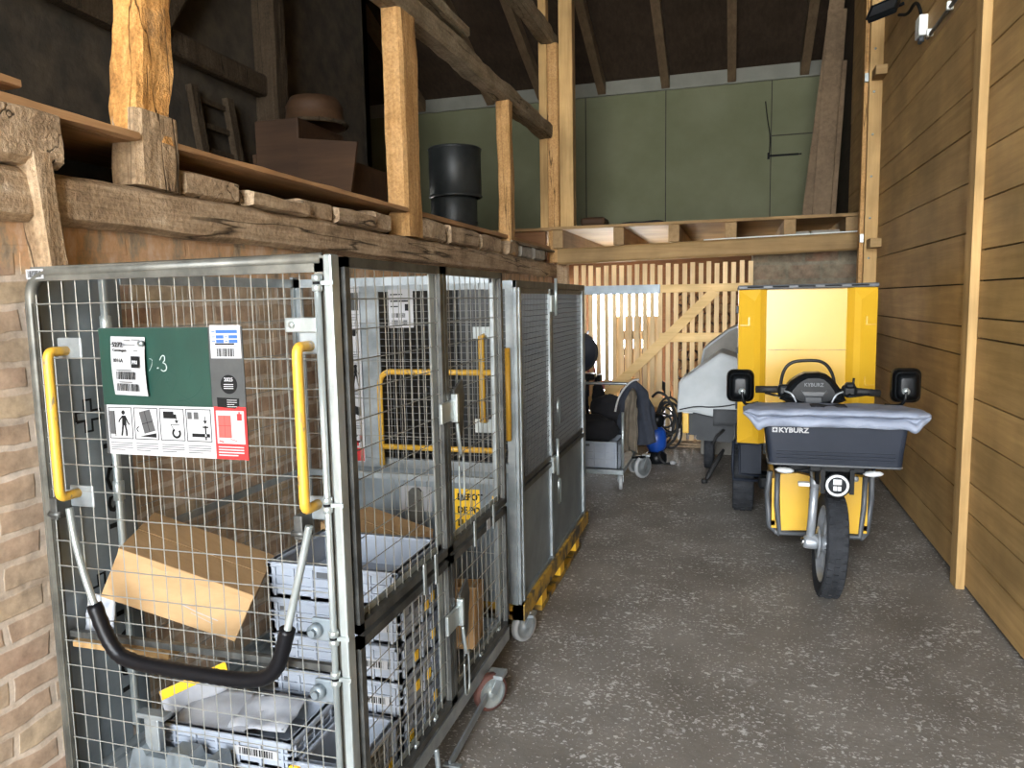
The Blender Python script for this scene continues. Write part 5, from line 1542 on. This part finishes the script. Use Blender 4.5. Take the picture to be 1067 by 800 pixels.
# handlebar and instrument pod
b = MB(); b.tube(chaikin([(.15, 4.20, 1.052), (.27, 4.17, 1.058), (.34, 4.16, 1.03), (.46, 4.16, 1.03), (.53, 4.17, 1.06), (.70, 4.20, 1.045)], 2), .013, 10)
b.cyl((.43, 4.16, 1.03), (.46, 4.12, .70), .025, 10)
hb = b.build('handlebar', 'black_plastic', trk)
for a_, c_ in (((.118, 4.205, 1.052), (.235, 4.18, 1.056)), ((.60, 4.185, 1.052), (.725, 4.205, 1.040))):
    b = MB(); b.cyl(a_, c_, .019, 12); b.build('hand_grip', 'black_rubber', hb)
for xx in (.262, .575):
    b = MB(); b.box(xx - .035, xx + .035, 4.14, 4.20, 1.025, 1.085, bev=.015); b.tube(chaikin([(xx, 4.14, 1.04), (xx - .03, 4.09, 1.03), (xx - .10 if xx < .4 else xx + .09, 4.12, 1.045)], 2), .006, 8)
    b.build('switch_unit', 'black_plastic', hb)
b = MB(); b.tube([(.585, 4.15, 1.08), (.59, 4.14, 1.10), (.592, 4.14, 1.125)], [.012, .006, .006], 8); b.box(.552, .60, 4.13, 4.19, 1.07, 1.10, bev=.012); b.build('brake_reservoir', 'black_plastic', hb)
def poly(pts, y, s=1.0, c0=(.40, 1.07)):
    return [V((c0[0] + (x - c0[0]) * s, y, c0[1] + (z - c0[1]) * s)) for x, z in pts]
out = [(.235, 1.01), (.255, 1.06), (.290, 1.105), (.330, 1.135), (.36, 1.148), (.43, 1.150), (.465, 1.14), (.50, 1.11), (.535, 1.06), (.56, 1.005), (.48, .975), (.32, .975)]
b = MB(); loft(b, poly(out, 4.23), poly(out, 4.15, 1.0)); loft(b, poly(out, 4.15), poly(out, 4.115, .86)); loft(b, poly(out, 4.115, .86), poly(out, 4.10, .70))
pod = b.build('instrument_pod', 'black_plastic', trk)
b = MB(FRONT(.352, 4.0995, 1.083)); b.text('KYBURZ', .026, 0, 0, .001, 0, bold=.0004, sx=.95); b.build('lettering', 'grey_plastic', pod)
b = MB(); loft(b, poly([(.335, 1.065), (.345, 1.055), (.45, 1.055), (.46, 1.065), (.44, 1.035), (.355, 1.035)], 4.10), poly([(.335, 1.065), (.345, 1.055), (.45, 1.055), (.46, 1.065), (.44, 1.035), (.355, 1.035)], 4.092)); b.box(.355, .44, 4.095, 4.12, .965, 1.03, bev=.006); b.build('chin_plate', 'lamp_face', pod)
for s in (-1, 1):
    b = MB(); b.tube(chaikin([(.40 + s * .14, 4.12, 1.055), (.40 + s * .105, 4.10, 1.045), (.40 + s * .085, 4.10, 1.0)], 2), .005, 8); b.build('chrome_line', 'grey_metal', pod)
b = MB(); b.tube(chaikin([(.245, 4.27, 1.03), (.252, 4.27, 1.13), (.29, 4.27, 1.195), (.38, 4.27, 1.205), (.46, 4.27, 1.20), (.505, 4.27, 1.14), (.52, 4.27, 1.06)], 3), .0085, 8); b.build('top_hoop', 'black_plastic', trk)
for xx, zz, s in ((.038, 1.076, -1), (.836, 1.088, 1)):
    b = MB()
    for (a_, ya, c_, yc) in (((.067, .082), 4.19, (.071, .088), 4.165), ((.071, .088), 4.165, (.064, .080), 4.135), ((.064, .080), 4.135, (.050, .066), 4.118), ((.050, .066), 4.118, (.025, .035), 4.112)):
        loft(b, rrect(xx - a_[0], xx + a_[0], zz - a_[1], zz + a_[1], min(a_) * .5, ya), rrect(xx - c_[0], xx + c_[0], zz - c_[1], zz + c_[1], min(c_) * .5, yc), smooth=True)
    mo = b.build('mirror', 'black_plastic', trk)
    b = MB(); b.lathe([(.0, .0), (.018, .0), (.018, .012), (0, .014)], (xx - s * .008, 4.115, zz - .025), (0, -1, 0), 12); b.tube(chaikin([(xx - s * .008, 4.105, zz - .025), (xx - s * .012, 4.10, zz - .07), (xx - s * .03, 4.12, zz - .10), (xx - s * .09, 4.17, .985)], 3), .008, 8, 1)
    b.build('mirror_stem', ['steel_bright', 'black_plastic'], mo)
    b = MB(); loft(b, rrect(xx - .063, xx + .063, zz - .078, zz + .078, .034, 4.1905), rrect(xx - .063, xx + .063, zz - .078, zz + .078, .034, 4.192)); b.build('mirror_glass', 'chrome', mo)
# leg shields and floor tub
b = MB()
ys = 4.46
left = [(.262, .535), (.275, .205), (.418, .215), (.425, .53), (.36, .545)]
right = [(.552, .53), (.560, .212), (.690, .212), (.708, .535), (.62, .55)]
for pl in (left, right):
    loft(b, [V((x, ys + .06, z)) for x, z in pl], [V((x, ys, z - .0)) for x, z in pl])
b.box(.225, .735, 4.50, 5.05, .205, .25); b.box(.225, .245, 4.50, 5.05, .22, .50); b.box(.715, .735, 4.50, 5.05, .22, .50)
ls = b.build('leg_shield', 'yellow_body', trk)
b = MB()
for pts in ([(.252, .54), (.250, .36), (.268, .19), (.42, .197)], [(.712, .54), (.708, .36), (.694, .195), (.555, .195)]):
    b.tube([V((x, ys - .004, z)) for x, z in pts], .015, 8)
for pts in ([(.212, 4.50, .54), (.200, 4.55, .40), (.215, 4.55, .20), (.27, ys, .185)], [(.752, 4.50, .54), (.762, 4.55, .40), (.745, 4.55, .20), (.70, ys, .188)]):
    b.tube([V(p) for p in pts], .016, 8)
b.box(.24, .72, 4.47, 5.08, .175, .203, bev=.006)
b.build('edge_trim', 'grey_plastic', ls)
b = MB(); b.box(.30, .66, 4.52, 4.56, .45, .70, bev=.02); b.box(.36, .60, 4.50, 5.05, .25, .36); b.build('front_body', 'black_plastic', trk)
b = MB(); b.box(.32, .60, 4.55, 4.98, .66, .74, bev=.03); b.box(.32, .60, 4.94, 5.06, .72, .98, bev=.03); b.build('seat', 'black_plastic', trk)
b = MB(); b.box(.36, .56, 4.62, 5.0, .36, .66); b.build('seat_base', 'yellow_body', trk)
# tall yellow cargo box
cx0, cx1, cz0, cz1, cy0, cy1 = .030, .856, .585, 1.592, 5.10, 6.0
b = MB()
b.box(cx0, cx1, cy0 + .065, cy1, cz0, cz1)
b.box(.19, .70, cy0 + .045, cy0 + .066, cz0, cz1 - .002)
for s in (0, 1):
    mx = (lambda x: x) if not s else (lambda x: cx0 + cx1 - x)
    xa, xr, xb, xc = mx(cx0), mx(.128), mx(.165), mx(.206)
    zt, zb_ = cz1, cz0
    pts = [V((xa, cy0 + .03, zt)), V((xa, cy0 + .03, zb_)), V((xr, cy0 - .012, zt - .075)), V((xr, cy0 - .012, zb_ + .06)), V((xb, cy0 + .005, zt - .0)), V((xb, cy0 + .005, zb_)), V((xc, cy0 + .048, zt)), V((xc, cy0 + .048, zb_)), V((xa, cy0 + .07, zt)), V((xa, cy0 + .07, zb_)), V((xc, cy0 + .07, zt)), V((xc, cy0 + .07, zb_))]
    b.add(pts, [(0, 1, 3, 2), (0, 2, 4), (1, 5, 3), (2, 3, 5, 4), (4, 5, 7, 6), (0, 8, 9, 1), (0, 4, 6, 10, 8), (1, 9, 11, 7, 5), (6, 7, 11, 10)])
    for zz in (1.36, .98):
        xh = mx(cx0 + .008)
        b.box(min(xh, mx(cx0 + .075)), max(xh, mx(cx0 + .075)), cy0 + .004, cy0 + .03, zz, zz + .004); b.box(min(mx(.09), mx(.098)), max(mx(.09), mx(.098)), cy0 - .008, cy0 + .02, zz, zz + .055)
cb = b.build('cargo_box', 'yellow_body', trk)
b = MB(); b.box(cx0 - .008, cx1 + .004, cy0 + .0, cy1 + .01, cz1, cz1 + .028, 0, bev=.008)
for k in range(5):
    x = cx0 + .05 + .155 * k
    b.box(x, x + .10, cy0 - .002, cy0 + .004, cz1 + .010, cz1 + .020, 1)
b.build('lid', ['grey_plastic', 'ink'], cb)
b = MB(); b.box(.215, .69, cy0 + .043, cy0 + .0455, 1.20, 1.203); b.build('panel_seam', 'yellow_dirty', cb)
for zz in (1.44, .80, 1.17):
    b = MB(); b.box(cx0 - .014, cx0 + .001, cy0 + .10, cy0 + .13, zz, zz + .045)
    b.build('hinge', 'black_plastic', cb)
# rear wheels and guards
for xx in (.078, .815):
    b = MB(); Tm = Matrix.Translation((xx, 5.62, .262)); tyre(b, Tm, .262, .145, .15, 36, True)
    rw = b.build('rear_wheel', 'tyre', trk)
    b = MB(Tm); b.lathe([(0, -.03), (.05, -.05), (.15, -.045), (.152, .045), (.05, .05), (0, .03)], (0, 0, 0), (1, 0, 0), 24); b.build('rim', 'grey_metal', rw)
for s in (0, 1):
    q = lambda x: x if not s else .893 - x
    b = MB()
    b.box(min(q(.015), q(.20)), max(q(.015), q(.20)), 5.27, 5.95, .54, .583, bev=.01)
    b.tube([V((q(.008), 5.26, .57)), V((q(.004), 5.26, .40)), V((q(.01), 5.28, .30)), V((q(.19), 5.28, .295))], .010, 8); b.tube([V((q(.045), 5.25, .57)), V((q(.05), 5.25, .345)), V((q(.19), 5.25, .335))], .008, 8)
    b.box(min(q(.055), q(.19)), max(q(.055), q(.19)), 5.27, 5.29, .345, .545)
    b.build('wheel_guard', 'anthracite', trk)
b = MB(); b.box(.25, .66, 4.9, 5.9, .25, .33); b.box(.20, .70, 5.2, 5.95, .50, .582); b.cyl((.10, 5.62, .262), (.80, 5.62, .262), .03, 10); b.box(.3, .6, 5.0, 5.8, .3, .5); b.box(.17, .25, 5.1, 5.2, .28, .36, bev=.02); b.build('chassis', 'black_plastic', trk)

# ------------------------------------------------------------------ covered trailer left of the tricycle
tr = thing('covered_trailer', (-0.2, 7.0, 0), 'grey tarpaulin-covered trailer with dark body left of the yellow cargo box', 'trailer')
b = MB(); loft(b, [V((-.385, 6.62, .56)), V((-.37, 6.62, .36)), V((-.30, 6.62, .355)), V((-.30, 6.62, .315)), V((.0, 6.62, .30)), V((.06, 6.62, .56))], [V((-.385, 7.5, .56)), V((-.37, 7.5, .36)), V((-.30, 7.5, .355)), V((-.30, 7.5, .315)), V((.0, 7.5, .30)), V((.06, 7.5, .56))])
b.build('trailer_body', 'tarp_char', tr)
b = MB(); b.box(-.418, -.365, 6.60, 6.80, .375, .56, bev=.006); b.build('corner_panel', 'yellow_body', tr)
b = MB(); b.box(-.415, -.33, 6.585, 6.60, .553, .585, bev=.004); b.build('reflector', 'lens', tr)
def tp(u, v):
    # v: 0 back top .. front edge .. hem ; u across from left to right
    x = -.45 + .60 * u
    top = .815 + (1.075 - .815) * min(1, u / .56) - .22 * max(0, (u - .60))
    wv = noise.noise(V((x * 7, v * 5, 2))) * .012
    if v < .55:
        y = 7.55 - (7.55 - 6.60) * (v / .55); z = top - .03 * (1 - v / .55) ** 2 + wv
    else:
        t = (v - .55) / .45
        y = 6.60 - .05 * t + wv; hem = .565 - .02 * u * 2 + .01 * math.sin(u * 9)
        z = top * (1 - t) + hem * t
        x += (-.012 * t if u < .2 else 0)
    return (x, y, z)
b = MB(); b.grid(tp, 30, 34, thick=.004)
b.grid(lambda u, v: (-.45 - .012 * v + .01 * noise.noise(V((u * 6, v * 4, 1))), 6.60 + .95 * u, .81 * (1 - v) + .57 * v), 12, 6, thick=.004)
b.build('tarpaulin', 'tarp', tr)
b = MB(); b.grid(lambda u, v: (-.16 + .26 * u, 6.545 + .004 * math.sin(u * 8), .60 - .14 * v), 8, 4, thick=.003); b.build('cloth_strip', 'tarp_char', tr)
b = MB(); b.tube(chaikin([(-.44, 6.535, .59), (-.30, 6.53, .625), (-.18, 6.53, .615), (-.02, 6.53, .635), (.06, 6.53, .66)], 2), .005, 6); b.build('elastic_cord', 'ink', tr)
b = MB(); tyre(b, Matrix.Translation((-.20, 6.95, .185)), .185, .085, .12, 30, False); tw_ = b.build('wheel', 'tyre', tr)
b = MB(Matrix.Translation((-.20, 6.95, .185))); b.lathe([(0, -.03), (.12, -.035), (.12, .035), (0, .03)], (0, 0, 0), (1, 0, 0), 20); b.build('rim', 'grey_metal', tw_)
b = MB(); b.tube([(-.07, 6.57, .42), (-.13, 6.52, .37), (-.16, 6.50, .30)], .011, 8); b.tube([(-.07, 6.50, .26), (-.11, 6.44, .20), (-.18, 6.35, .08), (-.21, 6.31, .02)], [.012, .022, .022, .012], 10); b.cyl((-.235, 6.29, .03), (-.20, 6.31, .03), .02, 10)
b.build('prop_stand', 'black_rubber', tr)
b = MB(); b.box(.02, .07, 6.5, 6.56, .06, .42); b.build('side_strut', 'black_plastic', tr)
# taller covered shape behind
def hump(u, v):
    a = math.pi * u
    x = -.02 - .26 * math.cos(a) + .10
    z = .95 + .31 * (math.sin(a) ** .55 if math.sin(a) > 0 else 0)
    y = 7.50 + .25 * v
    if u in (0,): pass
    return (x + .01 * noise.noise(V((u * 5, v * 3, 5))), y, z)
t = thing('covered_load', (.08, 7.6, .0), 'taupe cover over a taller load between trailer and slatted gate', 'cover')
b = MB()
ringA = [V((-.30 + .0, 7.56, .0)), V((-.30, 7.56, .90)), V((-.275, 7.56, 1.04)), V((-.22, 7.56, 1.09)), V((-.05, 7.56, 1.22)), V((.05, 7.56, 1.27)), V((.20, 7.56, 1.29)), V((.20, 7.56, .0))]
ringB = [p + V((0, .22, .02)) for p in ringA]
loft(b, ringA, ringB)
b.build('cover_cloth', 'tarp_dark', t)
b = MB(); b.tube([p + V((0, -.004, 0)) for p in ringA[1:7]], .012, 6); b.build('cover_hem', 'tarp', t)

# ------------------------------------------------------------------ platform cart with clothes
ct = thing('platform_cart', (-1.15, 6.3, 0), 'low grey platform cart with upright rods behind the second container', 'cart')
b = MB(); b.box(-1.50, -.85, 5.92, 6.72, .150, .172, bev=.004); b.box(-1.5, -.845, 5.91, 5.93, .14, .178); b.box(-.86, -.84, 5.92, 6.72, .14, .178); b.build('deck', 'steel', ct)
b = MB(); b.cyl((-.853, 5.98, .17), (-.850, 5.98, .64), .011, 10); b.build('upright_rod', 'steel_bright', ct)
b = MB(); b.tube(chaikin([(-.855, 6.66, .17), (-.80, 6.50, .60), (-.79, 6.42, .80), (-.80, 6.36, .83), (-1.30, 6.36, .83)], 2), .013, 10); b.cyl((-1.30, 6.36, .83), (-1.30, 6.40, .17), .013, 10); b.build('push_handle', 'steel', ct)
for p, ax in (((-.87, 5.99, .065), (.75, .1, 0)), ((-.84, 6.62, .070), (.8, -.6, 0)), ((-.74, 6.42, .1), (.8, -.6, 0)), ((-1.42, 6.0, .065), (1, 0, 0))):
    castor('castor', p, p[2] * .98, ax, ct, 'wheel_grey', .03, .150 if p[2] < .09 else .205, 'steel')
b = MB(); b.bar((-.86, 6.5, .16), (-.72, 6.36, .20), .03, .02); b.build('outrigger', 'black_plastic', ct)
crate(-1.46, -.878, 5.95, 6.30, .173, .225, 'grey storage crate standing on the platform cart', None, False, False, 51)
b = MB()
def blob(mb, c0, rx, ry, rz, seed, amp=.25, c=None, n=14):
    c0 = V(c0)
    def fn(u, v):
        a, e = 2 * math.pi * u, math.pi * (v - .5)
        d = V((math.cos(e) * math.cos(a), math.cos(e) * math.sin(a), math.sin(e)))
        k = 1 + amp * noise.noise(d * 1.8 + V((seed, 0, 0)))
        return c0 + V((d.x * rx * k, d.y * ry * k, d.z * rz * k))
    mb.grid(fn, n * 2, n, c)
blob(b, (-1.13, 6.15, .46), .20, .14, .12, 4)
tag(b.build('duffel_bag', 'black_cloth'), 'slumped black bag lying in the crate on the cart', 'bag')
b = MB(); blob(b, (-1.02, 6.38, .60), .16, .08, .13, 7)
tag(b.build('duffel_bag', 'black_cloth'), 'black bag hanging behind the slumped one on the cart', 'bag')
b = MB(); b.grid(lambda u, v: (-1.42 + .22 * u, 5.99 + .1 * v, .40 + .06 * math.sin(u * 3) + .02 * noise.noise(V((u * 4, v * 4, 1)))), 8, 4, thick=.004)
tag(b.build('rag', 'lining'), 'pale rag lying on the crate on the cart', 'cloth')
def drape(x0, x1, yc, ztop, zf, zbk, name, mat, label, seed, lean=0.0, hw=.05):
    def fn(u, v):
        x = x0 + (x1 - x0) * u
        fold = .020 * math.sin(u * 11 + seed) + .016 * noise.noise(V((u * 5, v * 3, seed)))
        if v < .5:
            t = 1 - v / .5
            z = ztop - (ztop - zf) * t; y = yc - hw - .02 * t
            if t < .12: y = yc - hw * math.sin(t / .12 * math.pi / 2); z = ztop - .02 * (1 - math.cos(t / .12 * math.pi / 2))
        else:
            t = (v - .5) / .5
            z = ztop - (ztop - zbk) * t; y = yc + hw + .02 * t
            if t < .12: y = yc + hw * math.sin(t / .12 * math.pi / 2)
        k = abs(v - .5) * 2
        x = (x0 + x1) / 2 + (x - (x0 + x1) / 2) * (.52 + .48 * k ** .5)
        z -= .09 * (2 * u - 1) ** 2 * max(0, 1 - k)
        x += lean * k * (1 if u > .5 else .3)
        return (x + .02 * noise.noise(V((v * 6, u * 2, seed + 3))), y + fold * min(1, k * 4), z + (.02 * math.sin(u * 5 + seed)) * (k > .9))
    b = MB(); b.grid(fn, 22, 36, thick=.006)
    return tag(b.build(name, mat), label, 'clothing')
drape(-.97, -.645, 6.36, .865, .33, .42, 'jacket', 'navy', 'dark navy jacket draped over the cart handle', 2, .03)
drape(-.885, -.745, 6.30, .80, .27, .45, 'work_trousers', 'khaki', 'khaki work trousers hanging in front of the navy jacket', 5, -.01, .10)
b = MB(); b.tube(chaikin([(-.955, 6.27, .60), (-.935, 6.275, .70), (-.89, 6.29, .79), (-.82, 6.31, .862), (-.76, 6.32, .872)], 2), .009, 8)
tag(b.build('jacket_collar', 'lining'), 'pale grey fleece collar lying along the top of the navy jacket', 'clothing')
# black stand with a round disc
t = thing('disc_stand', (-1.38, 6.9, 0), 'black stand carrying a round dark grey disc behind the second container', 'stand')
b = MB(); b.lathe([(.0, -.012), (.17, -.010), (.178, -.003)], (-1.40, 6.88, 1.06), (0, 1, 0), 32); d = b.build('disc', 'anthracite', t)
b = MB(); b.lathe([(.172, -.012), (.19, -.014), (.196, .0), (.19, .03), (.172, .03)], (-1.40, 6.88, 1.06), (0, 1, 0), 32); b.build('disc_rim', 'black_rubber', d)
b = MB(); b.box(-1.46, -1.24, 6.86, 7.0, .80, .86, bev=.012); b.box(-1.215, -1.18, 6.85, 6.98, .79, .85, bev=.01); b.cyl((-1.40, 6.93, .0), (-1.40, 6.93, 1.0), .022, 10); b.cyl((-1.24, 6.93, .3), (-1.235, 6.93, .82), .012, 8); b.tube(chaikin([(-1.30, 6.86, .82), (-1.31, 6.83, .6), (-1.29, 6.85, .4)], 2), .016, 8); b.box(-1.47, -1.3, 6.88, 6.98, .02, .06); b.build('stand_frame', 'black_plastic', t)
b = MB(); blob(b, (-1.20, 6.85, .66), .06, .05, .12, 9); b.build('hanging_pouch', 'black_cloth', t)
# blue vacuum canister and hoses
t = thing('hose_canister', (-.765, 7.25, .045), 'blue round canister on the sill board right of the draped jacket', 'canister')
b = MB(); b.lathe([(0, .0), (.07, .005), (.095, .06), (.098, .14), (.085, .20), (.05, .24), (0, .25)], (-.765, 7.25, .15), (0, 0, 1), 24); b.build('tank', 'blue', t)
b = MB(); b.lathe([(.09, .0), (.10, .02), (.10, .08), (.07, .105)], (-.765, 7.25, .045), n=20); b.build('foot_ring', 'black_plastic', t)
b = MB(); b.lathe([(.05, 0), (.07, .02), (.075, .09), (.05, .12), (0, .13)], (-.76, 7.25, .39), n=16); b.build('motor_head', 'black_plastic', t)
b = MB()
r = random.Random(5)
for k in range(7):
    rr = .10 + .045 * r.random(); cx_, cz_ = -.66 + .05 * r.uniform(-1, 1), .34 + .10 * r.uniform(-1, 1)
    pts = [V((cx_ + rr * math.cos(a * .35) * (.75 + .1 * k / 7), 7.16 + .012 * k + .02 * math.sin(a), cz_ + rr * 1.25 * math.sin(a * .35))) for a in range(18)]
    b.tube(pts, .011, 6, closed=True)
b.tube(chaikin([(-.80, 7.2, .60), (-.74, 7.15, .66), (-.66, 7.15, .62), (-.60, 7.15, .50), (-.55, 7.12, .36), (-.56, 7.10, .22), (-.66, 7.0, .14), (-.72, 6.9, .10), (-.66, 6.85, .02), (-.60, 6.9, .012)], 2), .013, 7)
t.location += V((.075, -.17, -.045))
b.v = [p + V((.05, .09, 0)) for p in b.v]
tag(b.build('cable_coil', 'black_rubber'), 'tangled coil of black cable leaning behind the blue canister', 'cable')
b = MB(Matrix.Translation((.05, .09, 0))); b.cyl((-.605, 6.9, .018), (-.56, 6.91, .022), .018, 10); b.cyl((-.56, 6.906, .022), (-.545, 6.906, .022), .004, 6); b.cyl((-.56, 6.916, .022), (-.545, 6.916, .022), .004, 6)
tag(b.build('power_plug', 'white'), 'small white plug on the floor at the end of the black cable', 'plug')

# ------------------------------------------------------------------ light
world = bpy.data.worlds.new('sky')
SC.world = world
world.use_nodes = True
nt = world.node_tree
bg = nt.nodes['Background']
tc = N(nt, 'ShaderNodeTexCoord')
sp_ = N(nt, 'ShaderNodeSeparateXYZ')
nt.links.new(tc.outputs['Generated'], sp_.inputs[0])
rp_ = ramp(nt, [(0.0, (0.80, 0.84, 0.84)), (0.5, (0.96, 0.98, 1.0)), (1.0, (0.70, 0.83, 1.0))])
ad = N(nt, 'ShaderNodeMath', operation='MULTIPLY_ADD'); ad.inputs[1].default_value = .5; ad.inputs[2].default_value = .5
nt.links.new(sp_.outputs['Z'], ad.inputs[0]); nt.links.new(ad.outputs[0], rp_.inputs['Fac'])
nt.links.new(rp_.outputs['Color'], bg.inputs['Color'])
bg.inputs['Strength'].default_value = 3.0
sun = bpy.data.lights.new('sun', 'SUN'); sun.energy = 9; sun.angle = R(1.5); sun.color = (1, .95, .86)
so = bpy.data.objects.new('sun', sun); COL.objects.link(so)
so.rotation_euler = V((0.55, -0.30, -0.78)).to_track_quat('-Z', 'Y').to_euler()
for nm, loc, rot, sx, sy in (('door_portal', (-.35, -4.5, 2.7), (R(90), 0, 0), 3.2, 5.4), ('rear_portal', (-1.55, 11.05, .83), (R(-90), 0, 0), 1.0, 1.66)):
    al = bpy.data.lights.new(nm, 'AREA'); al.shape = 'RECTANGLE'; al.size = sx; al.size_y = sy
    al.cycles.is_portal = True
    o = bpy.data.objects.new(nm, al); COL.objects.link(o); o.location = loc; o.rotation_euler = rot

SC.view_settings.view_transform = 'Standard'
SC.view_settings.look = 'None'
SC.view_settings.gamma = 1
SC.view_settings.use_curve_mapping = False
SC.view_settings.exposure = 3.6
SC.cycles.max_bounces = 10
SC.cycles.diffuse_bounces = 6
SC.cycles.sample_clamp_indirect = 8
